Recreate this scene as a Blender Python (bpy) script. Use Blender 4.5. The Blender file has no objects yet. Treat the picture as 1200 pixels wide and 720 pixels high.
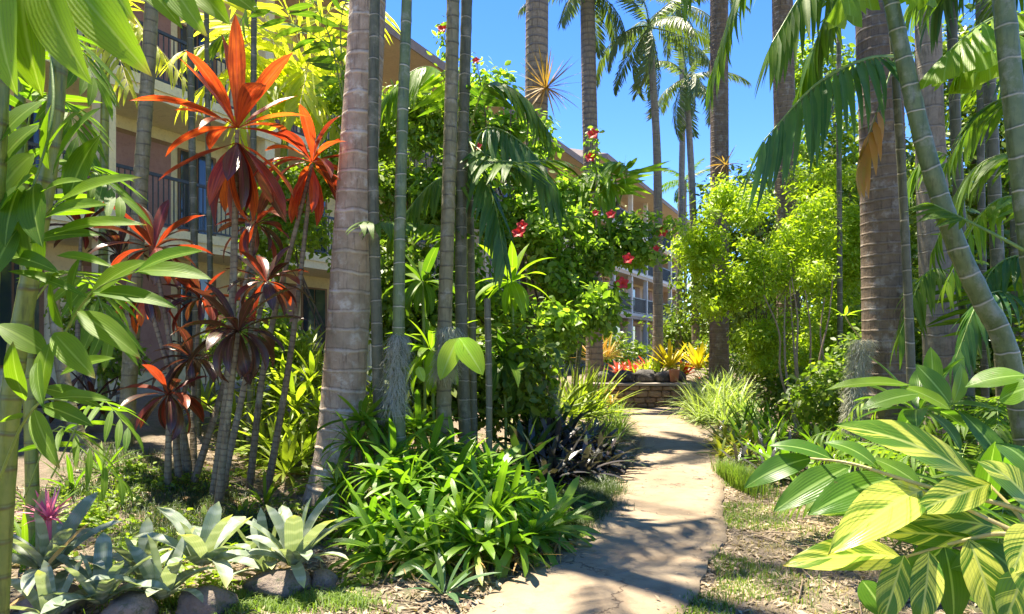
import bpy, math, random
import numpy as np
from mathutils import Vector, Matrix, Euler
R = math.radians
random.seed(7); rng = np.random.default_rng(7)
scene = bpy.context.scene
C = scene.collection

# ------------------------------------------------------------------ camera, sky, sun, exposure
CAMZ, FPX, HOR = 1.68, 800.0, 403.0
cam = bpy.data.cameras.new('camera'); cam_o = bpy.data.objects.new('camera', cam); C.objects.link(cam_o)
cam_o.location = (0, 0, CAMZ); cam_o.rotation_euler = (R(90), 0, 0)
cam.sensor_width = 36; cam.lens = 36 * FPX / 1200; cam.shift_y = (HOR - 360) / 1200
cam.clip_start = 0.05; cam.clip_end = 3000
scene.camera = cam_o
SUN_EL, SUN_AZ = 73, (-0.66, 0.75)
w = bpy.data.worlds.new('World'); scene.world = w; w.use_nodes = True
nt = w.node_tree; sky = nt.nodes.new('ShaderNodeTexSky'); sky.sky_type = 'NISHITA'; sky.sun_disc = False
sky.sun_elevation = R(SUN_EL); sky.sun_rotation = math.atan2(SUN_AZ[0], SUN_AZ[1])
sky.air_density = 0.75; sky.dust_density = 0.0; sky.ozone_density = 3.0
hs = nt.nodes.new('ShaderNodeHueSaturation'); hs.inputs['Saturation'].default_value = 1.27; hs.inputs['Hue'].default_value = .513
nt.links.new(sky.outputs[0], hs.inputs['Color'])
bg = nt.nodes['Background']; nt.links.new(hs.outputs[0], bg.inputs[0]); bg.inputs[1].default_value = 0.102
sl = bpy.data.lights.new('sun', 'SUN'); sl.energy = 4.7; sl.angle = R(0.7); sl.color = (1, 0.90, 0.72)
so = bpy.data.objects.new('sun', sl); C.objects.link(so)
sd = Vector((SUN_AZ[0], SUN_AZ[1], math.tan(R(SUN_EL)) * math.hypot(*SUN_AZ))).normalized()
so.rotation_euler = sd.to_track_quat('Z', 'Y').to_euler(); so.location = sd * 60
scene.view_settings.view_transform = 'Standard'; scene.view_settings.look = 'None'
scene.view_settings.gamma = 1; scene.view_settings.exposure = 1.98
cy = scene.cycles
cy.use_denoising = True; cy.max_bounces = 8; cy.diffuse_bounces = 6; cy.glossy_bounces = 3
cy.transmission_bounces = 5; cy.transparent_max_bounces = 6; cy.sample_clamp_indirect = 6
cy.caustics_reflective = False; cy.caustics_refractive = False

# ------------------------------------------------------------------ helpers
def P(px, py, Y): return Vector(((px - 600) / FPX * Y, Y, CAMZ + (HOR - py) / FPX * Y))
PATH = [(-2.6, -2), (-1.7, 0), (-.75, 2), (.38, 4.24), (.93, 5.35), (1.34, 6.3), (1.72, 7.6), (2.24, 9.4),
        (2.72, 11.2), (3.0, 12.9), (3.15, 14.4), (3.35, 15.8), (3.85, 17.0), (5.0, 17.3), (9, 16.9)]
_py = np.array([p[1] for p in PATH[:13]]); _px = np.array([p[0] for p in PATH[:13]])
def smooth(t): t = min(1, max(0, t)); return t * t * (3 - 2 * t)
def H(x, y):
    d = x - float(np.interp(y, _py, _px))
    h = -0.01
    if d < 0: h += 0.62 * smooth((-d - 2.6) / 6.5)
    else: h += 0.35 * smooth((d - 2.6) / 6.0)
    h = h + (0.66 - h) * smooth((y - 17.95) / 0.35)
    k = smooth((abs(d) - 0.6) / 0.6)
    h += k * (0.025 * math.sin(2.1 * x + 1.3 * y) + 0.02 * math.sin(4.7 * x - 3.1 * y + 1) + 0.012 * math.sin(9 * x + 7 * y))
    return h
def gp(px, Y):
    x = (px - 600) / FPX * Y
    return Vector((x, Y, H(x, Y)))

WM = {}
def link(name, mesh=None, parent=None, M=None):
    o = bpy.data.objects.new(name, mesh); C.objects.link(o)
    if M is None: M = Matrix.Identity(4)
    if parent is not None:
        o.parent = parent; o.matrix_basis = WM[parent.name].inverted() @ M
    else: o.matrix_basis = M
    WM[o.name] = M
    return o
def tag(o, label, cat, group=None):
    o['label'] = label; o['category'] = cat
    if group: o['group'] = group
    return o
def thing(name, label, cat, loc, group=None):
    o = link(name, None, None, Matrix.Translation(Vector(loc)))
    o.empty_display_size = 0.1
    return tag(o, label, cat, group)

def mesh_np(name, V, F, mat=None, UV=None, smooth_=True):
    """V (n,3); F list/array of quads or mixed; UV per vertex (n,2)"""
    me = bpy.data.meshes.new(name)
    V = np.asarray(V, dtype=np.float32)
    if isinstance(F, np.ndarray):
        nf, k = F.shape
        me.vertices.add(len(V)); me.vertices.foreach_set('co', V.ravel())
        me.loops.add(nf * k); me.loops.foreach_set('vertex_index', F.astype(np.int32).ravel())
        me.polygons.add(nf); me.polygons.foreach_set('loop_start', np.arange(0, nf * k, k, dtype=np.int32))
        me.polygons.foreach_set('loop_total', np.full(nf, k, dtype=np.int32))
        idx = F.ravel()
    else:
        me.from_pydata([tuple(v) for v in V], [], F)
        idx = np.array([i for f in F for i in f])
    if UV is not None:
        ul = me.uv_layers.new(name='UVMap'); ul.data.foreach_set('uv', np.asarray(UV, dtype=np.float32)[idx].ravel())
    me.update(calc_edges=True); me.validate()
    if smooth_: me.polygons.foreach_set('use_smooth', np.ones(len(me.polygons), dtype=bool))
    if mat: me.materials.append(mat)
    return me

def spline(pts, n):
    pts = [Vector(p) for p in pts]
    if len(pts) == 2: return [pts[0].lerp(pts[1], i / n) for i in range(n + 1)]
    q = [pts[0] * 2 - pts[1]] + pts + [pts[-1] * 2 - pts[-2]]
    out = []
    m = len(pts) - 1
    for i in range(n + 1):
        s = i / n * m; k = min(int(s), m - 1); t = s - k
        a, b, c, d = q[k], q[k + 1], q[k + 2], q[k + 3]
        out.append(0.5 * ((2 * b) + (c - a) * t + (2 * a - 5 * b + 4 * c - d) * t * t + (3 * b - a - 3 * c + d) * t ** 3))
    return out
def tube_np(pts, rad, seg=10, ring=None, amp=0.04):
    """polyline tube; rad number or list; UV.y is the length in metres; ring spacing gives swollen nodes"""
    n = len(pts)
    if not hasattr(rad, '__len__'): rad = [rad] * n
    V = []; UV = []; L = 0
    X = None
    for i, p in enumerate(pts):
        T = (pts[min(i + 1, n - 1)] - pts[max(i - 1, 0)]).normalized()
        if X is None:
            X = T.cross(Vector((0, 1, 0.01)));  X = X.normalized() if X.length > 1e-3 else Vector((1, 0, 0))
        X = (X - T * X.dot(T)).normalized(); Yv = T.cross(X)
        if i: L += (p - pts[i - 1]).length
        r = rad[i]
        if ring:
            f = (L / ring) % 1.0; f = min(f, 1 - f)
            r *= 1 + amp * math.exp(-(f / 0.09) ** 2)
        for j in range(seg + 1):
            a = 2 * math.pi * j / seg
            V.append(p + X * (r * math.cos(a)) + Yv * (r * math.sin(a))); UV.append((j / seg, L))
    F = []
    for i in range(n - 1):
        for j in range(seg):
            a = i * (seg + 1) + j; F.append((a, a + 1, a + seg + 2, a + seg + 1))
    return np.array([tuple(v) for v in V]), np.array(F), np.array(UV)
def rads(r0, r1, n, flare=0.0, fl=0.1):
    return [r0 + (r1 - r0) * i / n + flare * math.exp(-(i / n) / fl) for i in range(n + 1)]
def join_np(parts):
    V = []; F = []; UV = []; o = 0
    for v, f, u in parts:
        V.append(v); F.append(f + o); UV.append(u); o += len(v)
    return np.concatenate(V), np.concatenate(F), np.concatenate(UV)
def tube(name, pts, rad, mat, parent, seg=8, n=None, ring=None, amp=0.04, nstep=None):
    if n: pts = spline(pts, n)
    else: pts = [Vector(p) for p in pts]
    V, F, UV = tube_np(pts, rad, seg, ring, amp)
    o0 = np.array(pts[0])
    return link(name, mesh_np(name, V - o0, F, mat, UV), parent, Matrix.Translation(pts[0]))
def box(name, x0, x1, y0, y1, z0, z1, mat, parent=None, M=None, bev=0.0):
    c = Vector(((x0 + x1) / 2, (y0 + y1) / 2, (z0 + z1) / 2)); hx, hy, hz = (x1 - x0) / 2, (y1 - y0) / 2, (z1 - z0) / 2
    V = [(sx * hx, sy * hy, sz * hz) for sx in (-1, 1) for sy in (-1, 1) for sz in (-1, 1)]
    F = [(0, 1, 3, 2), (4, 6, 7, 5), (0, 4, 5, 1), (2, 3, 7, 6), (0, 2, 6, 4), (1, 5, 7, 3)]
    me = mesh_np(name, V, F, mat, None, False)
    T = Matrix.Translation(c)
    return link(name, me, parent, (M @ T) if M is not None else T)

# ------------------------------------------------------------------ materials
def newmat(name):
    m = bpy.data.materials.new(name); m.use_nodes = True
    return m, m.node_tree, m.node_tree.nodes['Principled BSDF']
class NB:
    def __init__(s, t): s.t = t
    def n(s, typ, **kw):
        nd = s.t.nodes.new('ShaderNode' + typ)
        for k, v in kw.items(): setattr(nd, k, v)
        return nd
    def l(s, a, b): s.t.links.new(a, b)
    def val(s, x, sock):
        if hasattr(x, 'default_value') or hasattr(x, 'is_output'): s.l(x, sock)
        else: sock.default_value = x
    def math(s, op, a, b=0.0, c=None, clamp=False):
        nd = s.n('Math', operation=op, use_clamp=clamp); s.val(a, nd.inputs[0]); s.val(b, nd.inputs[1])
        if c is not None: s.val(c, nd.inputs[2])
        return nd.outputs[0]
    def mix(s, f, a, b):
        nd = s.n('Mix', data_type='RGBA'); s.val(f, nd.inputs[0])
        for x, i in ((a, 6), (b, 7)):
            if isinstance(x, tuple): nd.inputs[i].default_value = (*x[:3], 1)
            else: s.l(x, nd.inputs[i])
        return nd.outputs[2]
    def noise(s, vec, scale, detail=3, rough=.55, out=0):
        nd = s.n('TexNoise'); nd.inputs['Scale'].default_value = scale; nd.inputs['Detail'].default_value = detail
        nd.inputs['Roughness'].default_value = rough
        if vec is not None: s.l(vec, nd.inputs['Vector'])
        return nd.outputs[out]
    def rng(s, x, a, b, c=0.0, d=1.0):
        nd = s.n('MapRange'); s.l(x, nd.inputs[0])
        for i, v in enumerate((a, b, c, d)): nd.inputs[i + 1].default_value = v
        return nd.outputs[0]
    def bump(s, h, strength, dist, bsdf):
        nd = s.n('Bump'); nd.inputs['Strength'].default_value = strength; nd.inputs['Distance'].default_value = dist
        s.l(h, nd.inputs['Height']); s.l(nd.outputs[0], bsdf.inputs['Normal'])

def leafmat(name, a, b, trans=.35, rough=.38, mid=None, tip=None, tipv=.86, stripe=None, edge=None, band=None, tcol=None, spec=.5, nscale=5.0, streak=None, spots=.55):
    yl = lambda c: (c[0] * 1.25, c[1], c[2] * .75) if c and c[1] > c[0] * 1.62 and c[1] > c[2] * 1.6 else c   # shifts clearly green leaf tones toward yellow
    a, b, mid = yl(a), yl(b), yl(mid)
    m, t, bs = newmat(name); k = NB(t)
    oi = k.n('ObjectInfo'); ge = k.n('NewGeometry'); uv = k.n('UVMap')
    sep = k.n('SeparateXYZ'); k.l(uv.outputs[0], sep.inputs[0]); u, v = sep.outputs[0], sep.outputs[1]
    r = k.math('FRACT', k.math('ADD', oi.outputs['Random'], ge.outputs['Random Per Island']))
    nz = k.noise(ge.outputs['Position'], nscale, 3)
    f = k.math('ADD', k.math('MULTIPLY', r, .75), k.math('MULTIPLY_ADD', nz, 1.0, -.4), clamp=True)
    col = k.mix(f, a, b)
    x = k.math('MULTIPLY', k.math('ABSOLUTE', k.math('SUBTRACT', u, .5)), 2.0)
    if stripe is not None:      # chevron bands running from the midrib to the margin
        cvec = k.n('CombineXYZ'); k.l(k.math('ADD', k.math('MULTIPLY', v, 1.0), k.math('MULTIPLY', x, -.28)), cvec.inputs[0])
        k.l(k.math('MULTIPLY', k.math('GREATER_THAN', u, .5), 3.7), cvec.inputs[1]); k.l(k.math('MULTIPLY', oi.outputs['Random'], 31.0), cvec.inputs[2])
        sn = k.noise(cvec.outputs[0], 6.5, 5, .72)
        thr = k.math('SUBTRACT', sn, k.math('MULTIPLY_ADD', oi.outputs['Random'], .10, -.045))
        sf = k.rng(thr, .46, .55)
        gate = .92
        col = k.mix(k.math('MULTIPLY', sf, gate), col, stripe)
    if band is not None:
        vb = k.math('ADD', k.math('MULTIPLY', v, 9.0), k.math('MULTIPLY', nz, 3.0))
        sb = k.rng(k.math('SINE', k.math('MULTIPLY', vb, 3.0)), .1, .9)
        col = k.mix(k.math('MULTIPLY', sb, .6), col, band)
    vline = k.math('SINE', k.math('ADD', k.math('MULTIPLY', u, 64.0), k.math('MULTIPLY', nz, 4.0)))
    dk = k.n('Mix', data_type='RGBA', blend_type='MULTIPLY'); k.l(k.math('MULTIPLY', k.rng(vline, .2, 1.0), .32), dk.inputs[0]); k.l(col, dk.inputs[6]); dk.inputs[7].default_value = (.55, .6, .5, 1); col = dk.outputs[2]
    if streak is not None:
        sv = k.n('CombineXYZ'); k.l(k.math('MULTIPLY', u, 7.0), sv.inputs[0]); k.l(k.math('MULTIPLY', v, 1.6), sv.inputs[1]); k.l(k.math('MULTIPLY', r, 57.0), sv.inputs[2])
        col = k.mix(k.math('MULTIPLY', k.rng(k.noise(sv.outputs[0], 1.6, 4, .65), .47, .62), .8), col, streak)
    if spots:
        pn = k.noise(ge.outputs['Position'], 48.0, 3, .6)
        col = k.mix(k.math('MULTIPLY', k.rng(pn, .66, .72), spots), col, (.17, .11, .045))
    if edge is not None: col = k.mix(k.rng(x, .72, .92), col, edge)
    if mid is not None: col = k.mix(k.rng(x, .10, .03), col, mid)
    if tip is not None:
        tv = k.math('ADD', v, k.math('MULTIPLY', k.math('SUBTRACT', r, .5), .25))
        col = k.mix(k.rng(tv, tipv, tipv + .12), col, tip)
    k.l(col, bs.inputs['Base Color']); bs.inputs['Roughness'].default_value = rough
    bs.inputs['Specular IOR Level'].default_value = spec
    # parallel veins
    vn = k.math('SINE', k.math('MULTIPLY', u, 75.0))
    k.bump(k.math('ADD', k.math('MULTIPLY', vn, .4), k.noise(ge.outputs['Position'], 40.0, 2)), .22, .004, bs)
    tr = k.n('BsdfTranslucent')
    tc = k.n('Mix', data_type='RGBA', blend_type='MULTIPLY'); tc.inputs[0].default_value = 1; k.l(col, tc.inputs[6])
    tc.inputs[7].default_value = (*(tcol or (1.9, 2.0, .75)), 1); k.l(tc.outputs[2], tr.inputs[0])
    ms = k.n('MixShader'); ms.inputs[0].default_value = trans
    k.l(bs.outputs[0], ms.inputs[1]); k.l(tr.outputs[0], ms.inputs[2])
    k.l(ms.outputs[0], t.nodes['Material Output'].inputs[0])
    return m

def trunkmat(name, a, b, ringc, spacing, lich=None, lichamt=.6, ringw=.1, rough=.8, bumpd=.02, greenlow=None, vert=1.0, gscale=1.3):
    m, t, bs = newmat(name); k = NB(t)
    uv = k.n('UVMap'); sep = k.n('SeparateXYZ'); k.l(uv.outputs[0], sep.inputs[0])
    ge = k.n('NewGeometry'); tc = k.n('TexCoord'); oi = k.n('ObjectInfo')
    ob = tc.outputs['Object']
    n1 = k.noise(ob, 9, 5, .65); n2 = k.noise(ob, 2.3, 3)
    mp = k.n('Mapping'); k.l(ob, mp.inputs[0]); mp.inputs['Scale'].default_value = (26, 26, 3.0 * vert)
    n3 = k.noise(mp.outputs[0], 1.0, 4, .7)
    col = k.mix(k.rng(n1, .3, .7), a, b)
    col = k.mix(k.rng(n3, .52, .75), col, tuple(c * .45 for c in a))
    rv = k.math('FRACT', k.math('ADD', k.math('DIVIDE', sep.outputs[1], spacing), k.math('MULTIPLY_ADD', n2, .6, -.3)))
    dist = k.math('MINIMUM', rv, k.math('SUBTRACT', 1.0, rv))
    line = k.rng(dist, ringw, ringw * .25)
    line = k.math('MULTIPLY', line, k.rng(n1, .3, .6, .35, 1.0))
    col = k.mix(line, col, ringc)
    shadow = k.rng(k.math('ABSOLUTE', k.math('SUBTRACT', rv, ringw * 1.3)), .05, .0)
    col = k.mix(k.math('MULTIPLY', shadow, .55), col, tuple(c * .3 for c in a))
    if lich is not None:
        ln = k.noise(ob, 5.5, 6, .7)
        col = k.mix(k.math('MULTIPLY', k.rng(ln, .53, .66), lichamt), col, lich)
    if greenlow is not None:
        gn = k.noise(ob, 1.3, 3)
        col = k.mix(k.math('MULTIPLY', k.rng(gn, .5, .68), .6), col, greenlow)
    k.l(col, bs.inputs['Base Color']); bs.inputs['Roughness'].default_value = rough
    h = k.math('ADD', k.math('MULTIPLY', line, .6), k.math('ADD', n1, n3))
    k.bump(h, .8, bumpd, bs)
    return m

def plainmat(name, a, b, scale=6, rough=.7, bumpd=.01, detail=5, coord='Object', spec=.4, c=None):
    m, t, bs = newmat(name); k = NB(t); tc = k.n('TexCoord'); oi = k.n('ObjectInfo')
    vec = tc.outputs['Object'] if coord == 'Object' else k.n('NewGeometry').outputs['Position']
    n1 = k.noise(vec, scale, detail, .6); n2 = k.noise(vec, scale * 6, 4, .65)
    f = k.math('ADD', k.rng(n1, .3, .7), k.math('MULTIPLY_ADD', oi.outputs['Random'], .5, -.25), clamp=True)
    col = k.mix(f, a, b)
    col = k.mix(k.math('MULTIPLY', k.rng(n2, .5, .75), .4), col, tuple(x * .5 for x in a))
    if c is not None: col = k.mix(k.rng(k.noise(vec, scale * 2.3, 5, .7), .55, .68), col, c)
    k.l(col, bs.inputs['Base Color']); bs.inputs['Roughness'].default_value = rough; bs.inputs['Specular IOR Level'].default_value = spec
    k.bump(k.math('ADD', n1, n2), .7, bumpd, bs)
    return m

# leaves
LG = leafmat('leaf_strap_green', (.07, .20, .02), (.16, .34, .03), .4, .34, mid=(.13, .26, .05), tip=(.25, .2, .07), tipv=1.0)
ARECA = leafmat('leaf_areca', (.055, .155, .014), (.13, .27, .02), .46, .48, mid=(.22, .33, .06), spec=.25, tip=(.33, .24, .08), tipv=1.0)
ARECAL = leafmat('leaf_areca_light', (.14, .28, .016), (.25, .39, .025), .5, .45, mid=(.32, .42, .09), spec=.25, tip=(.36, .27, .08), tipv=.99)
YELLOWF = leafmat('leaf_yellow_palm', (.36, .42, .035), (.62, .60, .07), .55, .45, mid=(.5, .5, .12))
PALMD = leafmat('leaf_palm_dark', (.03, .11, .035), (.075, .19, .05), .32, .33, mid=(.08, .16, .06), tcol=(1.6, 2.0, .7), spec=.3)
PALMG = leafmat('leaf_palm_green', (.045, .135, .02), (.10, .21, .025), .42, .42, mid=(.14, .25, .05), spec=.25)
PALMB = leafmat('leaf_palm_bright', (.11, .26, .02), (.2, .36, .03), .48, .4, mid=(.25, .38, .08), spec=.3)
PALMF = leafmat('leaf_palm_far', (.07, .13, .035), (.13, .18, .05), .35, .4)
DRYF = leafmat('leaf_dry', (.32, .18, .06), (.45, .30, .10), .3, .6)
GINGER = leafmat('leaf_ginger', (.05, .16, .02), (.11, .25, .03), .42, .3, mid=(.45, .50, .14), stripe=(.70, .70, .12), spec=.35, tip=(.34, .23, .09), tipv=1.0, spots=.7)
GINGERD = leafmat('leaf_ginger_plain', (.045, .15, .022), (.105, .25, .03), .42, .33, mid=(.28, .42, .11), spec=.35)
TIR = leafmat('leaf_ti_red', (.46, .05, .02), (.74, .27, .05), .5, .33, mid=(.5, .12, .06), tcol=(1.6, 1.0, .5), streak=(.22, .03, .02), tip=(.3, .12, .05), tipv=.98)
TIM = leafmat('leaf_ti_maroon', (.13, .022, .02), (.36, .09, .03), .4, .3, mid=(.35, .08, .06), tcol=(1.8, .9, .5), streak=(.07, .03, .02), tip=(.25, .12, .06), tipv=.97)
TID = leafmat('leaf_ti_dark', (.035, .016, .018), (.12, .05, .035), .25, .24, mid=(.18, .07, .06), tcol=(2.0, 1.0, .6), spec=.6, streak=(.10, .085, .03))
BROM = leafmat('leaf_bromeliad_silver', (.15, .21, .135), (.29, .34, .245), .22, .5, band=(.40, .44, .37), tip=(.42, .46, .16), tipv=.9, mid=None)
PINK = leafmat('bract_pink', (.80, .14, .30), (.92, .42, .55), .35, .4, tcol=(1.2, .8, .9))
DARKB = leafmat('leaf_bromeliad_dark', (.03, .036, .036), (.085, .07, .075), .15, .24, tip=(.08, .12, .05), spec=.8)
DARKG = leafmat('leaf_dark_green', (.02, .06, .02), (.05, .11, .03), .25, .28)
SPIKE = leafmat('leaf_spiky_lime', (.15, .27, .03), (.33, .40, .05), .4, .38)
GRASSM = leafmat('leaf_grass', (.07, .17, .02), (.2, .28, .05), .4, .5)
DRYG = leafmat('leaf_dry_grass', (.3, .24, .10), (.42, .36, .16), .3, .6)
MONDO = leafmat('leaf_mondo', (.03, .07, .025), (.07, .13, .035), .25, .4)
VARIEG = leafmat('leaf_variegated', (.13, .24, .05), (.24, .34, .09), .35, .4, edge=(.62, .64, .36))
YBROM = leafmat('leaf_bromeliad_yellow', (.55, .46, .02), (.75, .62, .04), .35, .35, tcol=(1.3, 1.3, .5))
RBROM = leafmat('leaf_bromeliad_red', (.45, .05, .04), (.55, .17, .10), .3, .35, tcol=(1.4, .9, .6))
OBROM = leafmat('leaf_bromeliad_orange', (.45, .2, .04), (.35, .33, .05), .3, .35, tcol=(1.4, 1.2, .6))
BLUEA = leafmat('leaf_agave_blue', (.05, .13, .08), (.09, .19, .11), .2, .35, mid=(.12, .24, .14))
ORCH = leafmat('leaf_lime_broad', (.2, .42, .03), (.3, .5, .05), .5, .3, mid=(.36, .5, .12))
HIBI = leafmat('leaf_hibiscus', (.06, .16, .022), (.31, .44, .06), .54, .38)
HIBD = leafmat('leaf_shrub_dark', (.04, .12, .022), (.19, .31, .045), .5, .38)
LIMES = leafmat('leaf_lime_shrub', (.17, .31, .02), (.38, .49, .03), .45, .4)
LIMET = leafmat('leaf_lime_tree', (.10, .21, .02), (.28, .38, .04), .45, .4)
MIDT = leafmat('leaf_mid_tree', (.05, .13, .02), (.15, .25, .03), .4, .35)
REDP = leafmat('petal_red', (.65, .015, .02), (.75, .05, .04), .3, .4, tcol=(1.3, .7, .7))
MOSS = leafmat('moss_grey', (.36, .37, .28), (.56, .55, .44), .35, .9, spots=0, tcol=(1.1, 1.1, 1.0))
GBROM = leafmat('leaf_bromeliad_gold', (.09, .17, .03), (.42, .38, .05), .3, .32, tip=(.4, .2, .05), tipv=.95)
# wood and stems
T_BIG = trunkmat('trunk_palm_pale', (.30, .215, .135), (.48, .365, .25), (.58, .475, .35), .205, lich=(.60, .53, .42), lichamt=.9, ringw=.10, greenlow=(.20, .18, .11))
T_BROWN = trunkmat('trunk_palm_brown', (.125, .088, .056), (.215, .155, .10), (.21, .16, .11), .125, lich=(.4, .37, .32), lichamt=.5, ringw=.13)
T_GREY = trunkmat('trunk_palm_grey', (.21, .16, .11), (.33, .26, .185), (.12, .10, .09), .17, ringw=.16)
T_SMOOTH = trunkmat('trunk_palm_smooth', (.21, .175, .125), (.32, .27, .20), (.33, .28, .22), .3, lich=(.4, .36, .28), lichamt=.5, ringw=.06)
CANE_G = trunkmat('cane_green', (.07, .11, .035), (.14, .18, .06), (.42, .40, .30), .21, lich=(.33, .34, .27), lichamt=.4, ringw=.04, rough=.45, bumpd=.004)
CANE_O = trunkmat('cane_olive', (.15, .14, .065), (.25, .22, .11), (.06, .05, .03), .15, lich=(.38, .36, .27), lichamt=.5, ringw=.05, rough=.6, bumpd=.006)
CANE_Y = trunkmat('cane_yellow', (.13, .18, .03), (.24, .27, .045), (.10, .09, .03), .17, ringw=.07, rough=.4, bumpd=.004)
CANE_D = trunkmat('cane_dark', (.07, .075, .04), (.13, .13, .07), (.34, .31, .22), .22, lich=(.3, .28, .2), lichamt=.5, ringw=.04, rough=.6, bumpd=.006)
STEM_T = trunkmat('stem_ti', (.15, .12, .07), (.27, .22, .14), (.1, .07, .05), .06, lich=(.36, .36, .25), lichamt=.5, ringw=.12, bumpd=.006)
RACH_G = plainmat('rachis_green', (.13, .22, .04), (.22, .30, .06), 8, .4, .002)
RACH_Y = plainmat('rachis_tan', (.42, .34, .12), (.5, .42, .18), 8, .4, .002)
BARK = plainmat('bark_brown', (.12, .085, .055), (.22, .16, .11), 12, .85, .02)
BARKP = plainmat('bark_pale', (.28, .2, .12), (.4, .3, .2), 12, .8, .01)
SPATH = plainmat('bracts_dry', (.3, .22, .14), (.42, .33, .22), 8, .8, .006)

# leaf meshes ---------------------------------------------------------------
def wprof(kind, t):
    if kind == 'strap': return min(1, .55 + 2.5 * t) * (1 - max(0, (t - .6) / .4) ** 3.2) ** .8 if t < 1 else .05
    if kind == 'blade': return (1 - t) ** .55 * min(1, .45 + 3 * t)
    if kind == 'lance': return max(0.0, math.sin(math.pi * min(1, t ** .85))) ** .85 if t < 1 else 0
    if kind == 'ti': return (.10 if t < .12 else 0) + max(0, math.sin(math.pi * max(0, (t - .08) / .92) ** 1.15)) ** .75
    if kind == 'ovate': return max(0.0, math.sin(math.pi * min(1, t ** .75))) ** .7 if t < 1 else 0
    if kind == 'pinna': return min(1, .3 + t / .18) * (1 - t ** 2.2) ** .9
    if kind == 'fish': return min(1, .16 + t * 1.0)
    if kind == 'spath': return max(.02, math.sin(math.pi * min(1, t ** .7)))
LMC = {}; LDATA = {}
def LM(kind, mat, arch=.6, asp=.2, fold=.18, n=7, nx=1, chord=False, wave=0.0, twist=0.0, seed=0):
    key = (kind, mat.name, round(arch, 2), round(asp, 3), fold, n, nx, chord, wave, twist, seed)
    if key in LMC: return LMC[key]
    rr = random.Random(str(key))
    y = z = 0.0; pos = [(0, 0, 0.0)]
    for i in range(n):
        ph = -arch * ((i + .5) / n) ** 1.15
        y += math.cos(ph) / n; z += math.sin(ph) / n
        pos.append((y, z, ph))
    V = []; UV = []
    for i in range(n + 1):
        t = i / n; py_, pz_, ph = pos[i]; wd = wprof(kind, t) * asp / 2
        tw = twist * t
        for j in range(-nx, nx + 1):
            s = j / nx; x = s * wd
            up = abs(x) * math.tan(fold) + wave * math.sin(t * 14 + j * 2 + seed) * abs(s) * asp
            ex = 0
            if kind == 'fish' and i == n: ex = rr.uniform(-.14, .1)
            xx = x * math.cos(tw) - up * math.sin(tw); uu = x * math.sin(tw) + up * math.cos(tw)
            V.append((xx, py_ - math.sin(ph) * uu + ex, pz_ + math.cos(ph) * uu)); UV.append((.5 + .5 * s, t))
    V = np.array(V)
    if chord:
        a = math.atan2(pos[-1][1], pos[-1][0]); L = math.hypot(pos[-1][0], pos[-1][1])
        c, s = math.cos(-a), math.sin(-a)
        yy = (V[:, 1] * c - V[:, 2] * s) / L; zz = (V[:, 1] * s + V[:, 2] * c) / L
        V[:, 1] = yy; V[:, 2] = zz
    m = 2 * nx + 1
    F = [(i * m + j, i * m + j + 1, (i + 1) * m + j + 1, (i + 1) * m + j) for i in range(n) for j in range(m - 1)]
    F = np.array(F); UV = np.array(UV)
    me = mesh_np('leaf', V, F, mat, UV)
    LMC[key] = me; LDATA[me.name] = (V, F, UV)
    return me
def basis(P0, Y, N, L, wx=1.0):
    Y = Y.normalized(); X = Y.cross(N)
    if X.length < 1e-4: X = Y.cross(Vector((.3, .5, .8)))
    X.normalize(); Z = X.cross(Y)
    M = Matrix.Identity(4)
    for i in range(3): M[i][0] = X[i] * L * wx; M[i][1] = Y[i] * L; M[i][2] = Z[i] * L; M[i][3] = P0[i]
    return M
def put(items, parent, name='leaf'):
    for me, M in items: link(name, me, parent, M)
def put_joined(items, parent, name, mat, origin, stuff=True):
    parts = []
    for me, M in items:
        V, F, UV = LDATA[me.name]; A = np.array(M)
        parts.append((V @ A[:3, :3].T + A[:3, 3] - np.array(origin), F, UV))
    V, F, UV = join_np(parts)
    o = link(name, mesh_np(name, V, F, mat, UV), parent, Matrix.Translation(Vector(origin)))
    if stuff: o['kind'] = 'stuff'
    return o
def rosette_items(c, n, L, asp, mat, kind='strap', inner=78, outer=8, arch=(.4, 1.3), seed=0, fold=.2, lvar=.2, az0=None, nx=1, tilt=None, nseg=7, rbase=.02, wave=0.0):
    rr = random.Random(seed * 977 + n); it = []
    ga = 2.39996
    for i in range(n):
        f = (i + .5) / n
        pitch = R(inner + (outer - inner) * f ** .8 + rr.uniform(-7, 7)); ar = arch[0] + (arch[1] - arch[0]) * min(1, max(0, f + rr.uniform(-.2, .2)))
        ar = round(ar * 4) / 4
        az = i * ga + rr.uniform(-.25, .25) + seed
        l = L * (.72 + .28 * math.sin(math.pi * min(1, .25 + .6 * f))) * rr.uniform(1 - lvar, 1 + lvar)
        me = LM(kind, mat, ar, asp, fold, nseg, nx, wave=wave, seed=i % 2)
        M = Matrix.Translation(c) @ (tilt if tilt is not None else Matrix.Identity(4)) @ Matrix.Rotation(az, 4, 'Z') @ Matrix.Translation((0, rbase, 0)) \
            @ Matrix.Rotation(pitch, 4, 'X') @ Matrix.Rotation(rr.uniform(-.3, .3), 4, 'Y') @ Matrix.Diagonal((l * rr.uniform(.85, 1.15), l, l, 1))
        it.append((me, M))
    return it
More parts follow.
